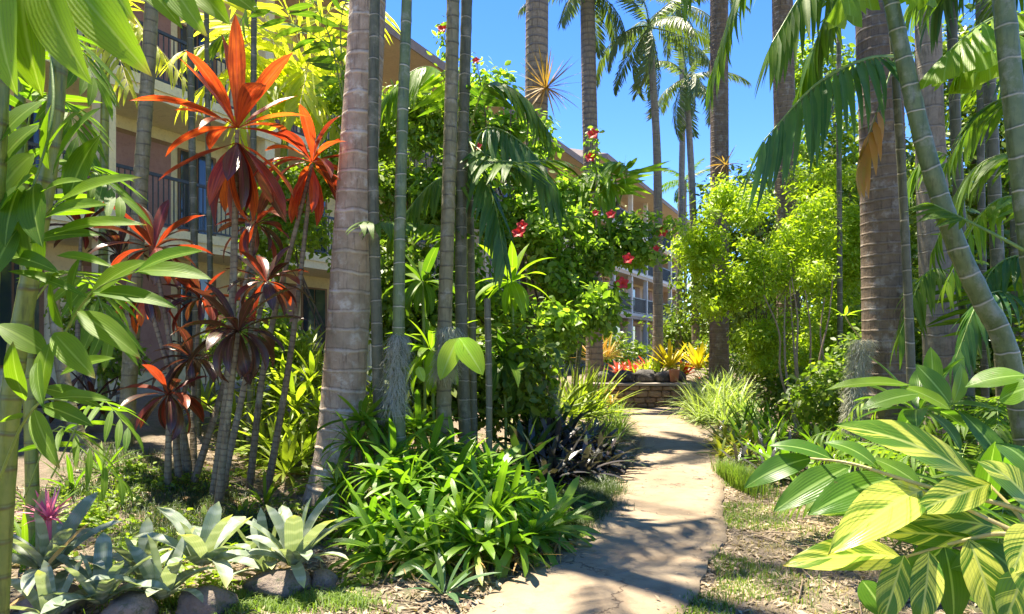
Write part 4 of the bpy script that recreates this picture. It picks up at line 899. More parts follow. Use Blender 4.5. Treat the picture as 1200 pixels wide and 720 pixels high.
# ------------------------------------------------------------------ right hand fronds
t = thing('fan_palm', 'palm with dark drooping fronds hanging across the tall brown trunks', 'palm', gp(1075, 6.2))
tube('trunk', [g0(1075, 6.2), P(1062, 300, 6.2), P(1050, 100, 6.2), P(1045, 0, 6.2)], rads(.04, .03, 60), CANE_D, t, 10, 60, .25, .06)
frond(t, L3((1050, 66, 6.1), (1012, 70, 5.8), (955, 100, 5.5), (895, 165, 5.2)), 24, .86, .066, PALMD, droop=.95, t0=.12, ang=(22, 55), seed=1, taper=.25, rr=.018, arch=.3)
frond(t, L3((1045, 0, 6.2), (1000, -50, 5.9), (950, -20, 5.6), (905, 50, 5.3)), 22, .72, .065, PALMG, droop=.8, t0=.15, ang=(20, 45), seed=2, taper=.25, rr=.018, arch=.3)
frond(t, L3((1045, 0, 6.2), (960, -90, 6.2), (880, -40, 6.3), (835, 85, 6.4)), 24, .62, .065, PALMG, droop=.7, t0=.3, ang=(20, 50), seed=3, taper=.25, rr=.018, arch=.3)
frond(t, L3((1045, 0, 6.2), (930, -150, 6.0), (850, -120, 5.8), (805, -30, 5.6)), 22, .6, .065, PALMG, droop=.8, t0=.3, ang=(20, 45), seed=4, taper=.25, rr=.018)
frond(t, L3((1045, 0, 6.2), (1000, -40, 6.4), (960, 40, 6.6), (935, 110, 6.8)), 14, .6, .09, PALMG, droop=1.0, t0=.3, ang=(20, 45), seed=14, taper=.25, rr=.018)
frond(t, L3((1050, 66, 6.1), (1035, 110, 6.0), (1022, 150, 5.9), (1010, 190, 5.9)), 6, .5, .07, OBROM, droop=1.0, t0=.5, ang=(20, 40), seed=5, taper=.25, rr=.01)
frond(t, L3((1045, -5, 6.1), (1020, -40, 5.6), (1000, -30, 5.1), (985, -5, 4.7)), 7, .36, .16, PALMB, droop=.9, t0=.4, ang=(20, 60), kind='fish', seed=6, taper=.2)
frond(t, L3((1045, -5, 6.1), (1060, -40, 5.6), (1075, -40, 5.1), (1085, -20, 4.8)), 6, .3, .15, PALMB, droop=1.0, t0=.3, ang=(20, 60), kind='fish', seed=7, taper=.2)
t = thing('fishtail_palm', 'palm with glossy ragged bright green leaflets against the dark thicket', 'palm', gp(1240, 5.6))
tube('trunk', [g0(1240, 5.6), P(1235, 200, 5.6), P(1225, 0, 5.6)], rads(.06, .05, 40), CANE_D, t, 10, 40, .25, .06)
frond(t, L3((1228, 40, 5.6), (1190, 15, 5.4), (1150, 28, 5.2), (1112, 60, 5.0)), 9, .52, .14, PALMB, droop=.3, t0=.3, ang=(12, 60), kind='fish', seed=8, taper=.2, rr=.014)
frond(t, L3((1228, 60, 5.6), (1200, 40, 5.5), (1160, 55, 5.3), (1130, 75, 5.2)), 7, .36, .14, PALMB, droop=.8, t0=.4, ang=(12, 60), kind='fish', seed=9, taper=.2, rr=.014)
frond(t, L3((1228, 0, 5.6), (1180, -60, 5.9), (1120, -50, 6.2), (1070, 0, 6.4)), 20, .6, .06, PALMG, droop=.5, t0=.2, ang=(25, 60), seed=10, taper=.25, rr=.014)
frond(t, L3((1228, 100, 5.6), (1195, 110, 5.9), (1150, 130, 6.2), (1110, 190, 6.4)), 20, .5, .05, PALMG, droop=.6, t0=.15, ang=(25, 60), seed=11, taper=.25, rr=.014)
frond(t, L3((1228, -10, 5.8), (1180, -70, 6.6), (1130, -50, 7.2), (1095, 10, 7.6)), 26, .7, .05, PALMD, droop=.55, t0=.2, ang=(25, 60), seed=210, taper=.25, rr=.014)
frond(t, L3((1228, 20, 5.8), (1200, -30, 6.4), (1170, 0, 6.8), (1150, 60, 7.0)), 24, .6, .05, PALMG, droop=.6, t0=.2, ang=(25, 60), seed=211, taper=.25, rr=.014)
frond(t, L3((1228, 60, 5.8), (1215, 10, 6.2), (1195, 30, 6.4), (1180, 110, 6.6)), 22, .6, .05, PALMD, droop=.6, t0=.2, ang=(25, 60), seed=212, taper=.25, rr=.014)
frond(t, L3((1228, 310, 4.4), (1190, 288, 4.4), (1140, 262, 4.6), (1095, 240, 4.8)), 8, .24, .05, PALMG, droop=.4, t0=.75, ang=(20, 60), seed=12, taper=.2, rr=.016)
for i, q in enumerate((((1228, 200, 6.5), (1180, 180, 6.7), (1130, 210, 6.9), (1095, 290, 7.0)), ((1228, 260, 6.8), (1190, 230, 7.0), (1150, 250, 7.0), (1110, 330, 6.8)), ((1240, 330, 6.8), (1200, 300, 6.8), (1160, 320, 6.8), (1130, 400, 6.6)),
                      ((1150, 420, 7.5), (1120, 330, 7.4), (1085, 320, 7.2), (1055, 390, 7.0)), ((1160, 430, 7.5), (1150, 340, 7.3), (1185, 310, 7.0), (1215, 350, 6.8)), ((1210, 420, 7), (1190, 350, 6.8), (1150, 350, 6.5), (1120, 420, 6.3)), ((1160, 420, 8), (1120, 200, 8.4), (1080, 190, 8.6), (1045, 250, 8.8)), ((1230, 180, 9), (1190, 100, 9.4), (1140, 100, 9.8), (1090, 160, 10)))):
    frond(t, L3(*q), 20, .55, .055, (PALMG, PALMB, PALMD)[i % 3], droop=.65, t0=.15, ang=(25, 60), seed=90 + i, taper=.25, rr=.012)

for i, (px, Y, h) in enumerate(((1075, 6.6, .5), (1120, 6.2, .6), (1165, 5.8, .6), (1060, 7.4, .6), (1110, 7.4, .9), (1160, 7.0, .9), (1200, 6.4, .8), (1085, 5.6, .3), (1140, 5.2, .4), (1190, 4.9, .5))):
    t = thing('arching_fern', 'feathery green fern arching behind the striped ginger', 'fern', gp(px, Y), 'ferns behind the ginger'); c0 = gp(px, Y) + Vector((0, 0, .05)); rq = random.Random(i + 900)
    for k_ in range(8):
        az = k_ * .785 + rq.uniform(-.3, .3); L_ = rq.uniform(.7, 1.1); d_ = Vector((math.cos(az), math.sin(az), 0))
        frond(t, [c0, c0 + d_ * L_ * .35 + Vector((0, 0, h * .9)), c0 + d_ * L_ * .75 + Vector((0, 0, h * 1.15)), c0 + d_ * L_ * 1.1 + Vector((0, 0, h * .75))], 15, .28, .035, (PALMG, PALMB, ARECA)[i % 3], droop=.25, t0=.25, ang=(35, 70), seed=i * 9 + k_, taper=.4, rr=.006, joined=True)
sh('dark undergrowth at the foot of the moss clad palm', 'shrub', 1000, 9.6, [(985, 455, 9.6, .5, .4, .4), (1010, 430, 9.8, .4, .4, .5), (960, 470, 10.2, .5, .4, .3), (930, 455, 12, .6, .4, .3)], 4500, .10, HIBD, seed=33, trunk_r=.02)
# ------------------------------------------------------------------ centre fronds among the canes
t = thing('feather_palm', 'feather palm with drooping green fronds before the hibiscus', 'palm', gp(556, 8.3))
tube('trunk', [g0(556, 8.3), P(552, 300, 8.3), P(548, 150, 8.3)], rads(.05, .04, 60), CANE_D, t, 10, 60, .25, .06)
for i, (q, mt, L, dr) in enumerate(((((548, 160, 8.3), (580, 150, 8.0), (620, 175, 7.7), (650, 215, 7.5)), PALMD, .8, 1.1), (((548, 165, 8.3), (575, 185, 7.8), (600, 190, 7.4), (655, 188, 7.0)), PALMG, .62, .2), (((548, 160, 8.3), (570, 100, 8.1), (610, 110, 8.0), (640, 150, 7.9)), PALMG, .6, .6),
                      (((548, 160, 8.3), (520, 90, 8.1), (490, 80, 7.9), (455, 110, 7.7)), PALMB, .7, .7), (((548, 160, 8.3), (530, 200, 8.0), (500, 220, 7.8), (460, 270, 7.7)), PALMG, .6, .6), (((548, 160, 8.3), (560, 190, 8.0), (580, 240, 7.7), (590, 300, 7.5)), PALMD, .6, .8), (((548, 300, 8.3), (530, 270, 8.0), (480, 262, 7.6), (425, 260, 6.6)), PALMG, .4, .3))):
    frond(t, L3(*q), 20, L, .075, mt, droop=dr, t0=.2, ang=(25, 60), seed=20 + i, taper=.25, rr=.014)
t = thing('feather_palm', 'bright green feather palm fanned in front of the far roof', 'palm', gp(668, 12.8))
tube('trunk', [g0(668, 12.8), P(690, 330, 12.7), P(725, 235, 12.5)], rads(.05, .04, 40), CANE_D, t, 8, 40, .25, .06)
for i, q in enumerate((((725, 240, 12.5), (718, 205, 12.2), (690, 205, 11.8), (655, 240, 11.4)), ((725, 240, 12.5), (715, 215, 12.2), (700, 230, 11.8), (680, 265, 11.4)), ((725, 240, 12.5), (735, 200, 12.4), (715, 190, 12.2), (680, 205, 12)))):
    frond(t, L3(*q), 22, .95, .09, PALMB, droop=.45, t0=.15, ang=(20, 55), seed=33 + i, taper=.25, rr=.016)
for i, (px, Y, py, mt) in enumerate(((600, 8.8, 330, PALMB), (590, 8.6, 420, PALMG), (495, 8.4, 330, PALMG), (505, 8.0, 410, PALMB))):
    rosette('leafy_understorey_plant', ('upright bright broad leaves between the canes', 'dark drooping leaves behind the thin stake', 'green arching leaves behind the mottled cane', 'low bright leaves between moss bunches')[i], 'plant', None, P(px, py, Y), 22, .62, .19, mt, kind='lance', inner=80, outer=-60, arch=(.6, 1.6), seed=60 + i, stem=(.02, .02, .02, RACH_G))

# ------------------------------------------------------------------ hibiscus and other shrubs
def flower(parent, c, s, toward, seed):
    rr = random.Random(seed); d = Vector(toward).normalized(); M0 = d.to_track_quat('Z', 'Y').to_matrix().to_4x4()
    it = []
    for i in range(5):
        me = LM('ovate', REDP, .9, .75, .15, 6, 2, wave=.05, seed=i % 2)
        it.append((me, Matrix.Translation(c) @ M0 @ Matrix.Rotation(i * 1.2566 + rr.uniform(-.2, .2), 4, 'Z') @ Matrix.Rotation(R(38), 4, 'X') @ Matrix.Diagonal((s, s, s, 1))))
    f = link('flower', it[0][0], parent, it[0][1])
    for me, M in it[1:]: link('petal', me, f, M)
hb = [(P(590, 250, 10.5), 1.1, .9, 1.0), (P(655, 285, 11), .8, .9, .85), (P(690, 320, 11.5), .5, .6, .75), (P(620, 350, 10), 1.0, .8, .8), (P(560, 340, 9.8), .8, .8, 1.0), (P(600, 170, 11), .8, .8, .75), (P(560, 140, 11), .7, .7, .6), (P(672, 365, 11), .55, .7, .45), (P(655, 245, 11.5), .55, .6, .6), (P(725, 290, 12), .3, .4, .25), (P(510, 260, 10), .7, .8, 1.1)]
hs = shrub('hibiscus_shrub', 'tall hibiscus shrub with glossy leaves and red flowers', 'shrub', gp(615, 10.3), [(c.x, c.y, c.z, a, b, d) for c, a, b, d in hb], 22000, .12, HIBI, BARK, .07, seed=5, elong=.62, shell=.1, subs=(80, .18, .42))
for i, (px, py, Y, s) in enumerate(((695, 158, 11.4, .17), (692, 185, 11.4, .16), (688, 60, 0, 0), (716, 252, 10.9, .13), (736, 304, 11.2, .16), (729, 333, 11, .18), (776, 273, 11.6, .15), (769, 292, 11.6, .1), (608, 273, 9.3, .15), (612, 265, 9.4, .13), (560, 173, 9.9, .11), (698, 250, 10.6, .09), (519, 34, 10.5, .15), (558, 72, 10.2, .1))):
    if s: flower(hs, P(px, py, Y), s * .72, (-.2, -1, .3), i)
for pts in (((690, 250, 11.3), (700, 210, 11.4), (694, 180, 11.4), (696, 156, 11.4)), ((560, 150, 10.6), (545, 100, 10.5), (525, 60, 10.5), (519, 32, 10.5)), ((570, 150, 10.4), (566, 110, 10.3), (558, 72, 10.2))):
    q = [P(*a) for a in pts]; tube('limb', q, rads(.012, .005, 10), BARK, hs, 5, 10)
    a = foliage_np([(*(p_ + Vector((0, .05, 0))), .13, .12, .14) for p_ in spline(q, 6)[1:]], 150, .09, int(pts[0][0]), .6, .1, origin=q[0]); o = link('leaves', mesh_np('leaves', a[0], a[1], HIBI, a[2], False), hs, Matrix.Translation(q[0])); o['kind'] = 'stuff'
tw = thing('twining_branch', 'leafy hibiscus branch stretching past the slender pale palm', 'branch', P(715, 250, 11.8)); tube('limb', [P(715, 250, 11.8), P(745, 262, 11.7), P(775, 268, 11.6), P(800, 262, 11.6)], rads(.012, .005, 8), BARK, tw, 5, 8)
a = foliage_np([(*P(px, py, 11.7), .3, .2, .16) for px, py in ((735, 262), (755, 262), (780, 268), (760, 300), (742, 300))], 620, .11, 9, .6, .2, origin=P(715, 250, 11.8)); o = link('leaves', mesh_np('leaves', a[0], a[1], HIBI, a[2], False), tw, Matrix.Translation(P(715, 250, 11.8))); o['kind'] = 'stuff'
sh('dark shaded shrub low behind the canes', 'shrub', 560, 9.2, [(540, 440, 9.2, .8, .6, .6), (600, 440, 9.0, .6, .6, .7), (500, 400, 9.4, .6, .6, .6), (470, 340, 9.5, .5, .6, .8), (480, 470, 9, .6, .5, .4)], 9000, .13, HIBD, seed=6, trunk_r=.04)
sh('light leafy shrub in front of the balcony railing', 'shrub', 372, 11.2, [(350, 275, 11.2, .8, .5, .6), (395, 220, 11.2, .6, .5, .9), (330, 225, 11.3, .6, .5, .4), (455, 180, 11, .5, .5, 1.1), (455, 300, 10.6, .4, .4, .9)], 10000, .11, LIMET, seed=7, trunk_r=.035, subs=(40, .2, .42))
sh('airy light green shrub filling the gap between the canes below the roof corner', 'shrub', 478, 10.2, [(470, 130, 10.2, .45, .4, .6), (490, 200, 10.2, .5, .4, .7), (455, 230, 10.2, .4, .4, .7), (510, 130, 10.4, .4, .4, .5), (420, 150, 10.6, .35, .4, .9), (440, 330, 9.8, .4, .4, .8)], 7500, .10, LIMET, seed=51, trunk_r=.03, subs=(40, .16, .34))
sh('small leafed shrub under the balcony beside the olive cane', 'shrub', 110, 9.9, [(110, 375, 9.9, .5, .4, .45), (140, 420, 9.8, .3, .3, .3), (300, 400, 9.8, .7, .5, .5)], 4500, .09, LIMET, seed=8, trunk_r=.03)
sh('lime green fine leafed shrub beside the path', 'shrub', 895, 12.8, [(850, 290, 12.6, .8, .8, .65), (900, 260, 12.6, .9, .8, .7), (955, 285, 12.8, .9, .8, .75), (880, 330, 12.3, .85, .8, .6), (940, 335, 12.5, .85, .8, .6), (985, 330, 13, .5, .7, .8), (860, 240, 13, .5, .6, .4), (905, 385, 12.2, .7, .6, .35), (835, 345, 12.5, .5, .5, .35), (960, 215, 13.2, .6, .7, .35), (975, 395, 13, .45, .6, .5), (820, 300, 13, .3, .4, .3), (900, 420, 12.4, .5, .5, .3), (960, 430, 12.6, .5, .5, .35), (990, 260, 13, .4, .5, .5)], 42000, .085, LIMES, limbmat=BARK, trunk_r=.04, seed=9, nlimb=5, elong=.42, shell=.1, subs=(120, .18, .42))
t = thing('branching_shrub', 'bare pale branching stems in front of the brown trunk', 'shrub', gp(945, 11.4)); rr = random.Random(5)
for i in range(7):
    g = g0(945 + rr.uniform(-8, 8), 11.4 + rr.uniform(-.3, .3)); e = P(940 + rr.uniform(-45, 45), 335 + rr.uniform(-15, 15), 11.6 + rr.uniform(-.5, .5)); m1 = g.lerp(e, .45) + Vector((rr.uniform(-.12, .12), rr.uniform(-.1, .1), 0))
    tube('limb', [g, m1, g.lerp(e, .75) + Vector((rr.uniform(-.1, .1), 0, 0)), e], rads(.026, .009, 12), BARKP, t, 6, 12)
sh('leafy lime undergrowth on the terrace right of the stone wall', 'shrub', 880, 18.8, [(860, 428, 18.6, .7, .5, .35), (900, 425, 18.8, .7, .5, .45), (940, 425, 18.6, .8, .5, .45), (830, 412, 20, .5, .5, .35), (985, 420, 18.5, .7, .5, .5)], 7000, .11, MIDT, seed=31, trunk_r=.03)
# background trees
GT = 'trees behind the right hand thicket'
def tree(label, px, Y, blobs, n, size, mat, seed, r=.14): return sh(label, 'tree', px, Y, blobs, n, size, mat, name='tree', trunk_r=r, seed=seed, group=GT, nlimb=6)
tree('broad yellow green tree glimpsed between the right palms', 1010, 17, [(975, 190, 17, 1.1, 1.2, 1.2), (1000, 280, 17, 1.2, 1.2, 1.2), (1065, 250, 17, 1.0, 1.2, 1.5), (1080, 340, 16.5, 1.4, 1.2, 1.0), (1010, 370, 16.5, 1.2, 1.2, 1.0), (960, 90, 18, .8, .9, 1.0)], 19000, .16, LIMET, 21)
tree('shadowy green tree filling the right edge of the thicket', 1170, 13, [(1130, 200, 13, 1.2, 1.2, 1.2), (1190, 280, 13, 1.2, 1.2, 1.3), (1150, 350, 12.5, 1.2, 1.0, .9), (1200, 120, 13, 1.1, 1.1, 1.1), (1120, 80, 14, .9, 1, .9), (1230, 400, 12, 1.2, 1, 1)], 16000, .15, MIDT, 22)
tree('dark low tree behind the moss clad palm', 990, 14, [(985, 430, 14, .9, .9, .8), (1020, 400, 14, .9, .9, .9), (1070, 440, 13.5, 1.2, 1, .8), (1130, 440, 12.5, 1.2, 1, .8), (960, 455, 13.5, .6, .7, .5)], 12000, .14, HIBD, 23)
tree('sparse bright tree behind the lime shrub', 880, 26, [(880, 250, 26, 2.0, 1.6, 1.6), (940, 300, 26, 2.2, 1.6, 1.6), (860, 340, 26, 2.2, 1.6, 1.6), (990, 240, 27, 2.0, 1.6, 1.8)], 12000, .24, MIDT, 24, .2)
tree('distant rounded tree beyond the palm trunks', 1080, 40, [(1050, 330, 40, 5, 4, 4), (1150, 300, 40, 5, 4, 5), (960, 350, 42, 5, 4, 3.5), (870, 375, 44, 5, 4, 2.2), (1230, 280, 40, 5, 4, 5)], 16000, .42, MIDT, 25, .35)
sh('grey green hedge closing the view past the planter', 'shrub', 840, 30, [(830, 385, 30, 2.2, 1.5, 1.1), (880, 390, 29, 2.2, 1.5, 1.0), (800, 395, 31, 1.2, 1.2, .7)], 6000, .2, MIDT, seed=26, trunk_r=.08)
sh('green hedge under the far balconies', 'shrub', 700, 24, [(690, 400, 24, 1.2, 1, .8), (655, 380, 23, 1.0, 1, 1.3), (730, 412, 25, 1.0, 1, .45)], 5000, .15, MIDT, seed=27, trunk_r=.06)

sh('leafy green shrub beyond the yellow green cane', 'shrub', 1300, 7.5, [(1280, 420, 7.5, .7, .7, .5), (1330, 380, 7.8, .8, .7, .7), (1290, 320, 8, .6, .6, .5)], 6000, .11, MIDT, seed=41, trunk_r=.04, subs=(24, .2, .4))
sh('broad green shrub at the edge of the right thicket', 'shrub', 1330, 11, [(1300, 400, 11, 1.0, .9, .8), (1380, 380, 11, 1.1, .9, .9), (1340, 320, 11.5, .9, .9, .8)], 8000, .13, LIMET, seed=42, trunk_r=.05, subs=(30, .25, .5))
# ------------------------------------------------------------------ border plants along the path
def multi(name, label, cat, group, spots, n, L, asp, mat, zs=0.0, **kw):
    for i, sp in enumerate(spots):
        lab = label[i] if isinstance(label, tuple) else label(sp[0], sp[1]) if callable(label) else label
        p = gp(sp[0], sp[1]); p.z += zs + (sp[2] if len(sp) > 2 else 0)
        rosette(name, lab, cat, group, p, n, L, asp, mat, seed=kw.get('seed0', 0) + i + 1, **{k: v for k, v in kw.items() if k != 'seed0'})
multi('dark_bromeliad', lambda px, Y: 'blackish purple bromeliad next to the glossy strap bed' if Y < 8.7 else 'blackish purple bromeliad around the pale moss post', 'bromeliad', 'dark bromeliads left of the path', ((650, 8.6, .25), (672, 8.9, .2), (640, 9.1, .3), (690, 9.3, .15), (665, 9.6, .3), (682, 8.3, .1), (702, 8.8, .05), (625, 8.3, .3), (655, 8.0, .15), (700, 9.6, .1), (712, 9.2, .02), (640, 7.7, .15)), 24, .58, .12, DARKB, kind='strap', inner=75, outer=-5, arch=(.3, 1.3), fold=.25)
multi('dark_leaf_plant', ('tall dark green leaves next to the pale moss post', 'dark green leaf cluster behind the moss post', 'dark green leaves between strap bed and blackish bromeliads'), 'plant', 'dark leaf plants', ((622, 8.9, .25), (648, 9.4, .3), (612, 8.0, .2)), 16, .7, .17, DARKG, kind='lance', inner=85, outer=10, arch=(.2, 1.0), seed0=20)
multi('spiky_lime_plant', 'yellow green spiky plant arching toward the stone wall', 'plant', 'spiky lime plants', ((672, 12.2, .35), (690, 13.0, .3), (652, 11.6, .5), (700, 13.8, .2), (680, 14.6, .3)), 44, 1.05, .07, SPIKE, kind='blade', inner=85, outer=0, arch=(.1, .9), fold=.3, seed0=30)
multi('grassy_border_plant', lambda px, Y: 'light green grassy tuft next to the blackish bromeliads' if Y < 11 else 'light green grassy tuft below the spiky lime plants' if Y < 14 else 'light green grassy tuft at the foot of the stone wall', 'plant', 'grassy tufts left of the path', ((700, 10.2), (712, 10.9), (722, 11.8), (690, 10.8), (706, 11.6), (728, 12.8), (718, 13.4), (712, 12.4), (722, 14.4), (695, 12.0), (726, 15.6), (716, 16.4), (700, 9.7)), 40, .55, .05, GRASSM, kind='blade', inner=85, outer=5, arch=(.4, 1.4), seed0=40, nseg=5)
multi('orange_bromeliad', ('orange tinted bromeliad at the left foot of the stone wall', 'orange tinted bromeliad touching the end of the stone wall', 'orange tinted bromeliad under the spiky lime plants'), 'bromeliad', 'orange bromeliads', ((706, 17.0, .2), (716, 17.5, .1), (690, 16.5, .2)), 16, .42, .13, OBROM, kind='strap', inner=75, outer=10, arch=(.2, .9), seed0=55)
multi('variegated_spider_plant', lambda px, Y: 'cream edged spider plant against the end of the stone wall' if Y > 15.8 else 'cream edged spider plant hanging over the path edge' if px < 845 else 'cream edged spider plant under the lime green shrub', 'plant', 'spider plants right of the path', ((812, 15.2, .15), (826, 15.6, .3), (840, 15.0, .35), (820, 14.4, .05), (836, 14.2, .1), (850, 14.6, .3), (858, 15.2, .4), (848, 13.6, .05), (866, 14.0, .3), (830, 16.2, .4), (812, 16.4, .2), (850, 16, .45), (838, 17, .4), (870, 15.5, .4)), 46, .9, .05, VARIEG, kind='blade', inner=85, outer=0, arch=(.5, 1.5), seed0=60, nseg=5)
multi('grassy_border_plant', lambda px, Y: 'deep green arching tuft beside the spider plants' if px < 895 else 'deep green arching tuft below the bare branching stems', 'plant', 'deep green tufts right of the path', ((880, 13.0, .2), (900, 12.6, .25), (916, 12.2, .2), (890, 12.0, .15), (935, 11.6, .2), (960, 11.2, .15), (975, 12.2, .25), (905, 11.4, .1), (870, 12.4, .1)), 34, .72, .055, LG, kind='blade', inner=85, outer=5, arch=(.4, 1.3), seed0=80, nseg=6)
multi('golden_bromeliad', 'green and gold bromeliad bordering the right path edge', 'bromeliad', 'green and gold bromeliads', ((848, 10.9, .05), (862, 10.4, .05), (880, 10.6, .1), (856, 11.4, .1), (873, 9.9, .03), (845, 10.2)), 20, .42, .13, GBROM, kind='strap', inner=70, outer=0, arch=(.3, 1.2), seed0=100)
multi('dark_bromeliad', lambda px, Y: 'dark wine bromeliad near the foot of the moss clad palm' if px > 955 else 'dark wine bromeliad beside the green and gold bromeliads' if px < 900 else 'dark wine bromeliad under the bare branching stems', 'bromeliad', 'dark bromeliads right of the path', ((880, 9.6), (895, 9.9, .05), (910, 9.4), (925, 9.8, .05), (940, 9.3), (958, 9.6), (975, 9.2), (900, 10.6, .1), (930, 10.6, .1), (955, 10.3, .1), (985, 9.9, .1), (865, 9.4), (860, 12.0), (840, 12.4), (900, 8.6), (925, 8.7), (950, 8.5), (975, 8.4), (1000, 8.5), (990, 7.9), (960, 7.8), (1010, 9.2)), 20, .42, .11, DARKB, kind='strap', inner=75, outer=0, arch=(.3, 1.2), seed0=110)
multi('green_bromeliad', 'broad green bromeliad among the wine coloured ones', 'bromeliad', 'green bromeliads right of the path', ((868, 11.0, .1), (888, 10.2, .08), (915, 10.8, .15), (945, 10.8, .15), (900, 9.2, .05), (920, 8.4, .1), (965, 8.9, .2), (1000, 9.0, .25), (985, 8.2, .1)), 18, .5, .14, LG, kind='strap', inner=75, outer=5, arch=(.3, 1.2), seed0=130)
multi('yellow_bromeliad', ('bright yellow bromeliad beside the slender pale palm in the wall planter', 'bright yellow bromeliad close to the purplish brown trunk above the wall'), 'bromeliad', 'yellow bromeliads', ((785, 19.0, .3), (818, 19.4, .32)), 38, .8, .12, YBROM, kind='strap', inner=85, outer=15, arch=(.1, .7), seed0=140)
multi('red_bromeliad', 'rosy red bromeliad in the wall planter', 'bromeliad', 'red bromeliads', ((742, 19.3, .15), (752, 19.6, .2), (733, 19.0, .15), (803, 19.0, .12), (724, 19.2, .2), (760, 20, .25)), 20, .48, .16, RBROM, kind='strap', inner=75, outer=5, arch=(.2, .9), seed0=150)
multi('lime_bromeliad', 'lime green bromeliad in the wall planter', 'bromeliad', 'lime bromeliads', ((757, 18.9, .2), (764, 19.3, .3), (772, 18.7, .1), (796, 18.8, .1), (745, 18.7, .05), (832, 18.8, .15)), 22, .5, .12, SPIKE, kind='strap', inner=85, outer=5, arch=(.2, .9), seed0=160)
multi('orange_cordyline', ('orange tinged cordyline above the spiky lime plants', 'tallest orange tinged cordyline nearest the far building wing', 'orange tinged cordyline at the foot of the slim grey palm'), 'plant', 'orange cordylines', ((703, 20.5, .7), (712, 21.5, .6), (696, 19.6, .5)), 26, .8, .07, OBROM, kind='blade', inner=88, outer=10, arch=(.1, .6), seed0=170)
multi('lime_strap_shrub', lambda px, Y: 'lime strap leaf clump close to the cream building wing' if Y > 10 else 'sunlit lime strap leaf clump among the ti stems' if px < 330 else 'sunlit lime strap leaf clump beside the thick pale palm', 'plant', 'lime clumps behind the pale palm', ((340, 9.2, .3), (365, 9.0, .3), (325, 8.6, .1), (355, 8.4, .15), (385, 9.6, .5), (345, 10.2, .7), (372, 10, .8), (318, 9.8, .4), (410, 10.5, .6), (335, 8.0, .05), (300, 10.2, .3), (275, 9.6, .2), (240, 10, .3), (330, 11, .8), (360, 11.2, 1.0), (390, 11, .9), (310, 9.0, .1), (345, 9.0, .7), (365, 9.4, 1.0), (330, 9.4, .8), (380, 9.0, .6), (352, 9.8, 1.2)), 26, .7, .10, SPIKE, kind='lance', inner=80, outer=-10, arch=(.3, 1.2), seed0=180)
multi('arching_green_plant', 'arching green plant rooted among the left bed ferns', 'plant', 'arching green plants', ((120, 7.2), (85, 6.6), (310, 6.9), (50, 5.6), (30, 5.0)), 20, .42, .09, ARECA, kind='lance', inner=80, outer=0, arch=(.4, 1.3), seed0=200)
multi('small_fern', 'small light green fern low on the left bed floor', 'fern', 'small ferns', ((255, 5.5), (275, 5.8), (240, 6.0), (215, 5.2), (300, 5.4), (160, 5.0), (285, 6.4)), 16, .22, .2, ARECAL, kind='lance', inner=60, outer=5, arch=(.3, .9), seed0=210)

# ------------------------------------------------------------------ ground covers
def blades(name, label, cat, fn, n, h, wd, mat, seed, lean=.6):
    """fn(rng, n) gives x,y arrays"""
    g = np.random.default_rng(seed); x, y = fn(g, n); n = len(x); z = np.array([H(a, b) for a, b in zip(x, y)])
    c = np.stack([x, y, z], 1); az = g.uniform(0, 6.283, n); d = np.stack([np.cos(az), np.sin(az), np.zeros(n)], 1); s = np.stack([-np.sin(az), np.cos(az), np.zeros(n)], 1)
    hh = h * g.uniform(.45, 1.2, n); ln = hh * g.uniform(.1, lean, n) * 1.5; V = np.zeros((n, 5, 3))
    V[:, 0] = c - s * wd / 2; V[:, 1] = c + s * wd / 2
    m = c + d * (ln * .35)[:, None] + np.array([0, 0, 1]) * (hh * .65)[:, None]
    V[:, 2] = m + s * wd * .4; V[:, 3] = m - s * wd * .4
    V[:, 4] = c + d * ln[:, None] + np.array([0, 0, 1]) * (hh * .95 - ln * .25)[:, None]
    b = np.arange(n)[:, None] * 5
    F = np.concatenate([np.concatenate([b + np.array([0, 1, 2]), ], 1), b + np.array([0, 2, 3]), b + np.array([3, 2, 4])])
    UV = np.tile(np.array([(0, 0), (1, 0), (.9, .6), (.1, .6), (.5, 1)]), (n, 1))
    o = link(name, mesh_np(name, V.reshape(-1, 3), F, mat, UV, False)); o['kind'] = 'stuff'; o['label'] = label; o['category'] = cat
    return o
def pedge(y, off): return np.interp(y, _py, _px) + off
def scatter(clusters):
    def fn(g, n):
        k = g.integers(0, len(clusters), n); c = np.array(clusters)[k]
        return c[:, 0] + g.normal(size=n) * c[:, 2] * .5, c[:, 1] + g.normal(size=n) * c[:, 3] * .5
    return fn
def rgrass(g, n):
    y = 3.2 + 7 * g.random(n) ** 1.3; x = pedge(y, .6) + np.abs(g.normal(size=n)) * .45 + .02
    keep = (np.sin(x * 5 + y * 2.3) + np.sin(y * 4.1 - x * 3) > -.2) ; return x[keep], y[keep]
blades('grass', 'short green grass along the right edge of the path', 'grass', rgrass, 11000, .06, .006, GRASSM, 1)
def rdry(g, n):
    y = 3.2 + 7 * g.random(n); x = pedge(y, .75) + g.random(n) * 2.4; return x, y
blades('dry_grass', 'straw coloured dry grass in the mulch right of the path', 'grass', rdry, 9000, .04, .005, DRYG, 2, 1.2)
tuft = scatter([(2.13, 7.95, .1, .25), (2.2, 8.4, .1, .2)])
blades('grass', 'upright tuft of bright grass where the right border meets the path', 'grass', lambda g, n: (pedge(8.1, .72) + np.abs(g.normal(size=n)) * .13, 8.1 + g.normal(size=n) * .3), 1600, .28, .008, GRASSM, 3, .4)
mon = [gp(px, Y) for px, Y in ((200, 7.2), (170, 7.0), (230, 6.6), (150, 7.6), (120, 7.8), (190, 6.2), (250, 6.9), (140, 6.4), (280, 6.2), (90, 6.6), (210, 5.6), (330, 6.4), (170, 5.4), (300, 5.9))]
